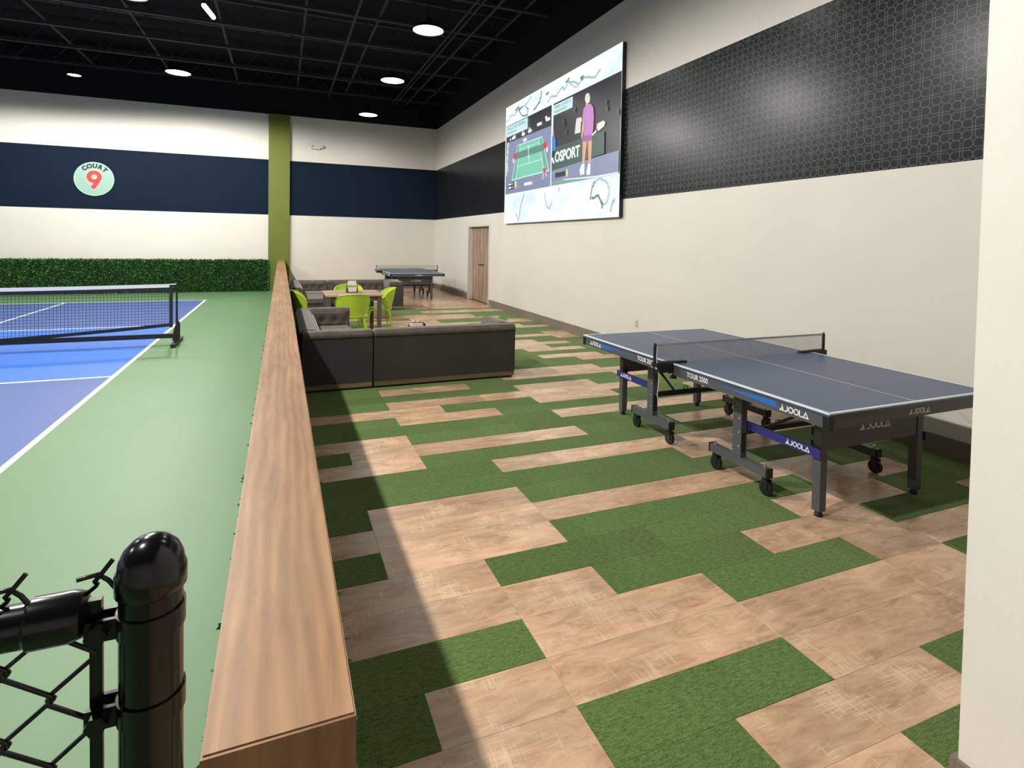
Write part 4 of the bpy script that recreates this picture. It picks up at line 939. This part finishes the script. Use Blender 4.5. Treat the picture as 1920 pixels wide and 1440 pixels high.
# ================================================================== LAMPS
def lamp_light(name, w, col, size, parent, z, cone=178, blend=0.24):
    ld = bpy.data.lights.new(name, 'SPOT'); ld.shadow_soft_size = size; ld.energy = w; ld.color = col
    ld.spot_size = math.radians(cone); ld.spot_blend = blend
    o = bpy.data.objects.new(name, ld); C.objects.link(o); o.parent = parent; o.location = (0, 0, z); return o
def pendant(loc, label, group, w, col, cord_top, rad=0.28, cone=178, blend=0.24):
    t = thing('pendant_lamp', label, 'lamp', loc, 0, group)
    k = rad/0.28
    bm = lathe(B(), [(0.0, 0.22), (0.06, 0.22), (0.07, 0.14), (0.10, 0.11), (0.2*k, 0.085), (0.275*k, 0.03), (0.28*k, 0.0), (0.27*k, 0.0), (0.262*k, 0.028), (0.19*k, 0.075), (0.0, 0.1)], 32)
    obj('reflector', bm, M['lamp_black'], t, smooth=40)
    bm = lathe(B(), [(0.0, 0.03), (0.255*k, 0.03), (0.258*k, 0.012), (0.2*k, 0.001), (0.0, 0.0)], 32)
    obj('lens', bm, M['lens'], t, smooth=50)
    bm = tube(B(), [(0, 0, 0.22), (0, 0, cord_top-loc[2])], 0.008, 6)
    obj('stem', bm, M['lamp_black'], t, smooth=40)
    lamp_light('bulb', w, col, 0.09*k, t, -0.10, cone, blend)
    return t
p0 = pendant((LOUNGE_X, LOUNGE_Y[0], LOUNGE_Z), 'round pendant lamp over the lounge, nearest of the row seen', 'pendant lamps over the lounge', LOUNGE_W, LOUNGE_COL, 6.94, cone=164, blend=0.45)
lab = ['round pendant lamp over the lounge, second of the three seen', 'round pendant lamp over the lounge, closest to the back wall']
NTH = ('first', 'second', 'third', 'fourth', 'fifth')
for i, y in enumerate(LOUNGE_Y[1:]):
    dup(p0, (LOUNGE_X, y, LOUNGE_Z), 0, lab[i] if i < 2 else 'round lounge pendant lamp above the frame, %s before the nearest one seen' % NTH[i-2], 'pendant lamps over the lounge')
q0 = pendant((COURT_X, COURT_Y[0], COURT_Z), 'glaring round lamp above the court near the back wall', 'lamps above the court', COURT_W, COURT_COL, 6.94)
for i, y in enumerate(COURT_Y[1:]): dup(q0, (COURT_X, y, COURT_Z), 0, 'round court lamp above the frame, %s before the glaring one' % NTH[i], 'lamps above the court')
r0 = pendant((-4.52, 16.1, 5.4), 'smaller oval-looking round lamp farther left above the court', 'lamps above the court', COURT_W*0.35, COURT_COL, 6.94, 0.14)
for x, y, n in ((-6.8, 16.0, 'farthest'), (-6.8, 10.5, 'middle'), (-6.8, 4.0, 'nearest')): dup(r0, (x, y, 5.4), 0, 'round lamp beyond the left frame edge above the court, the %s one' % n, 'lamps above the court')
t = thing('tube_lamp', 'short slanting tube lamp above the court, seen almost end on', 'lamp', (-1.13, 10.55, 5.4))
A, D = Vector((-.045, -.25, 0)), Vector((.045, .25, 0))
obj('tube', tube(B(), [A, D], 0.035, 12), M['lens'], t, smooth=40)
obj('housing', box(B(), -.03, .03, -.26, .26, .03, .07, M4=Matrix.Rotation(-math.atan2(.045, .25), 4, 'Z')), M['lamp_black'], t)
obj('hanger', tube(B(), [(0, 0, .07), (0, 0, 1.54)], 0.006, 6), M['lamp_black'], t)
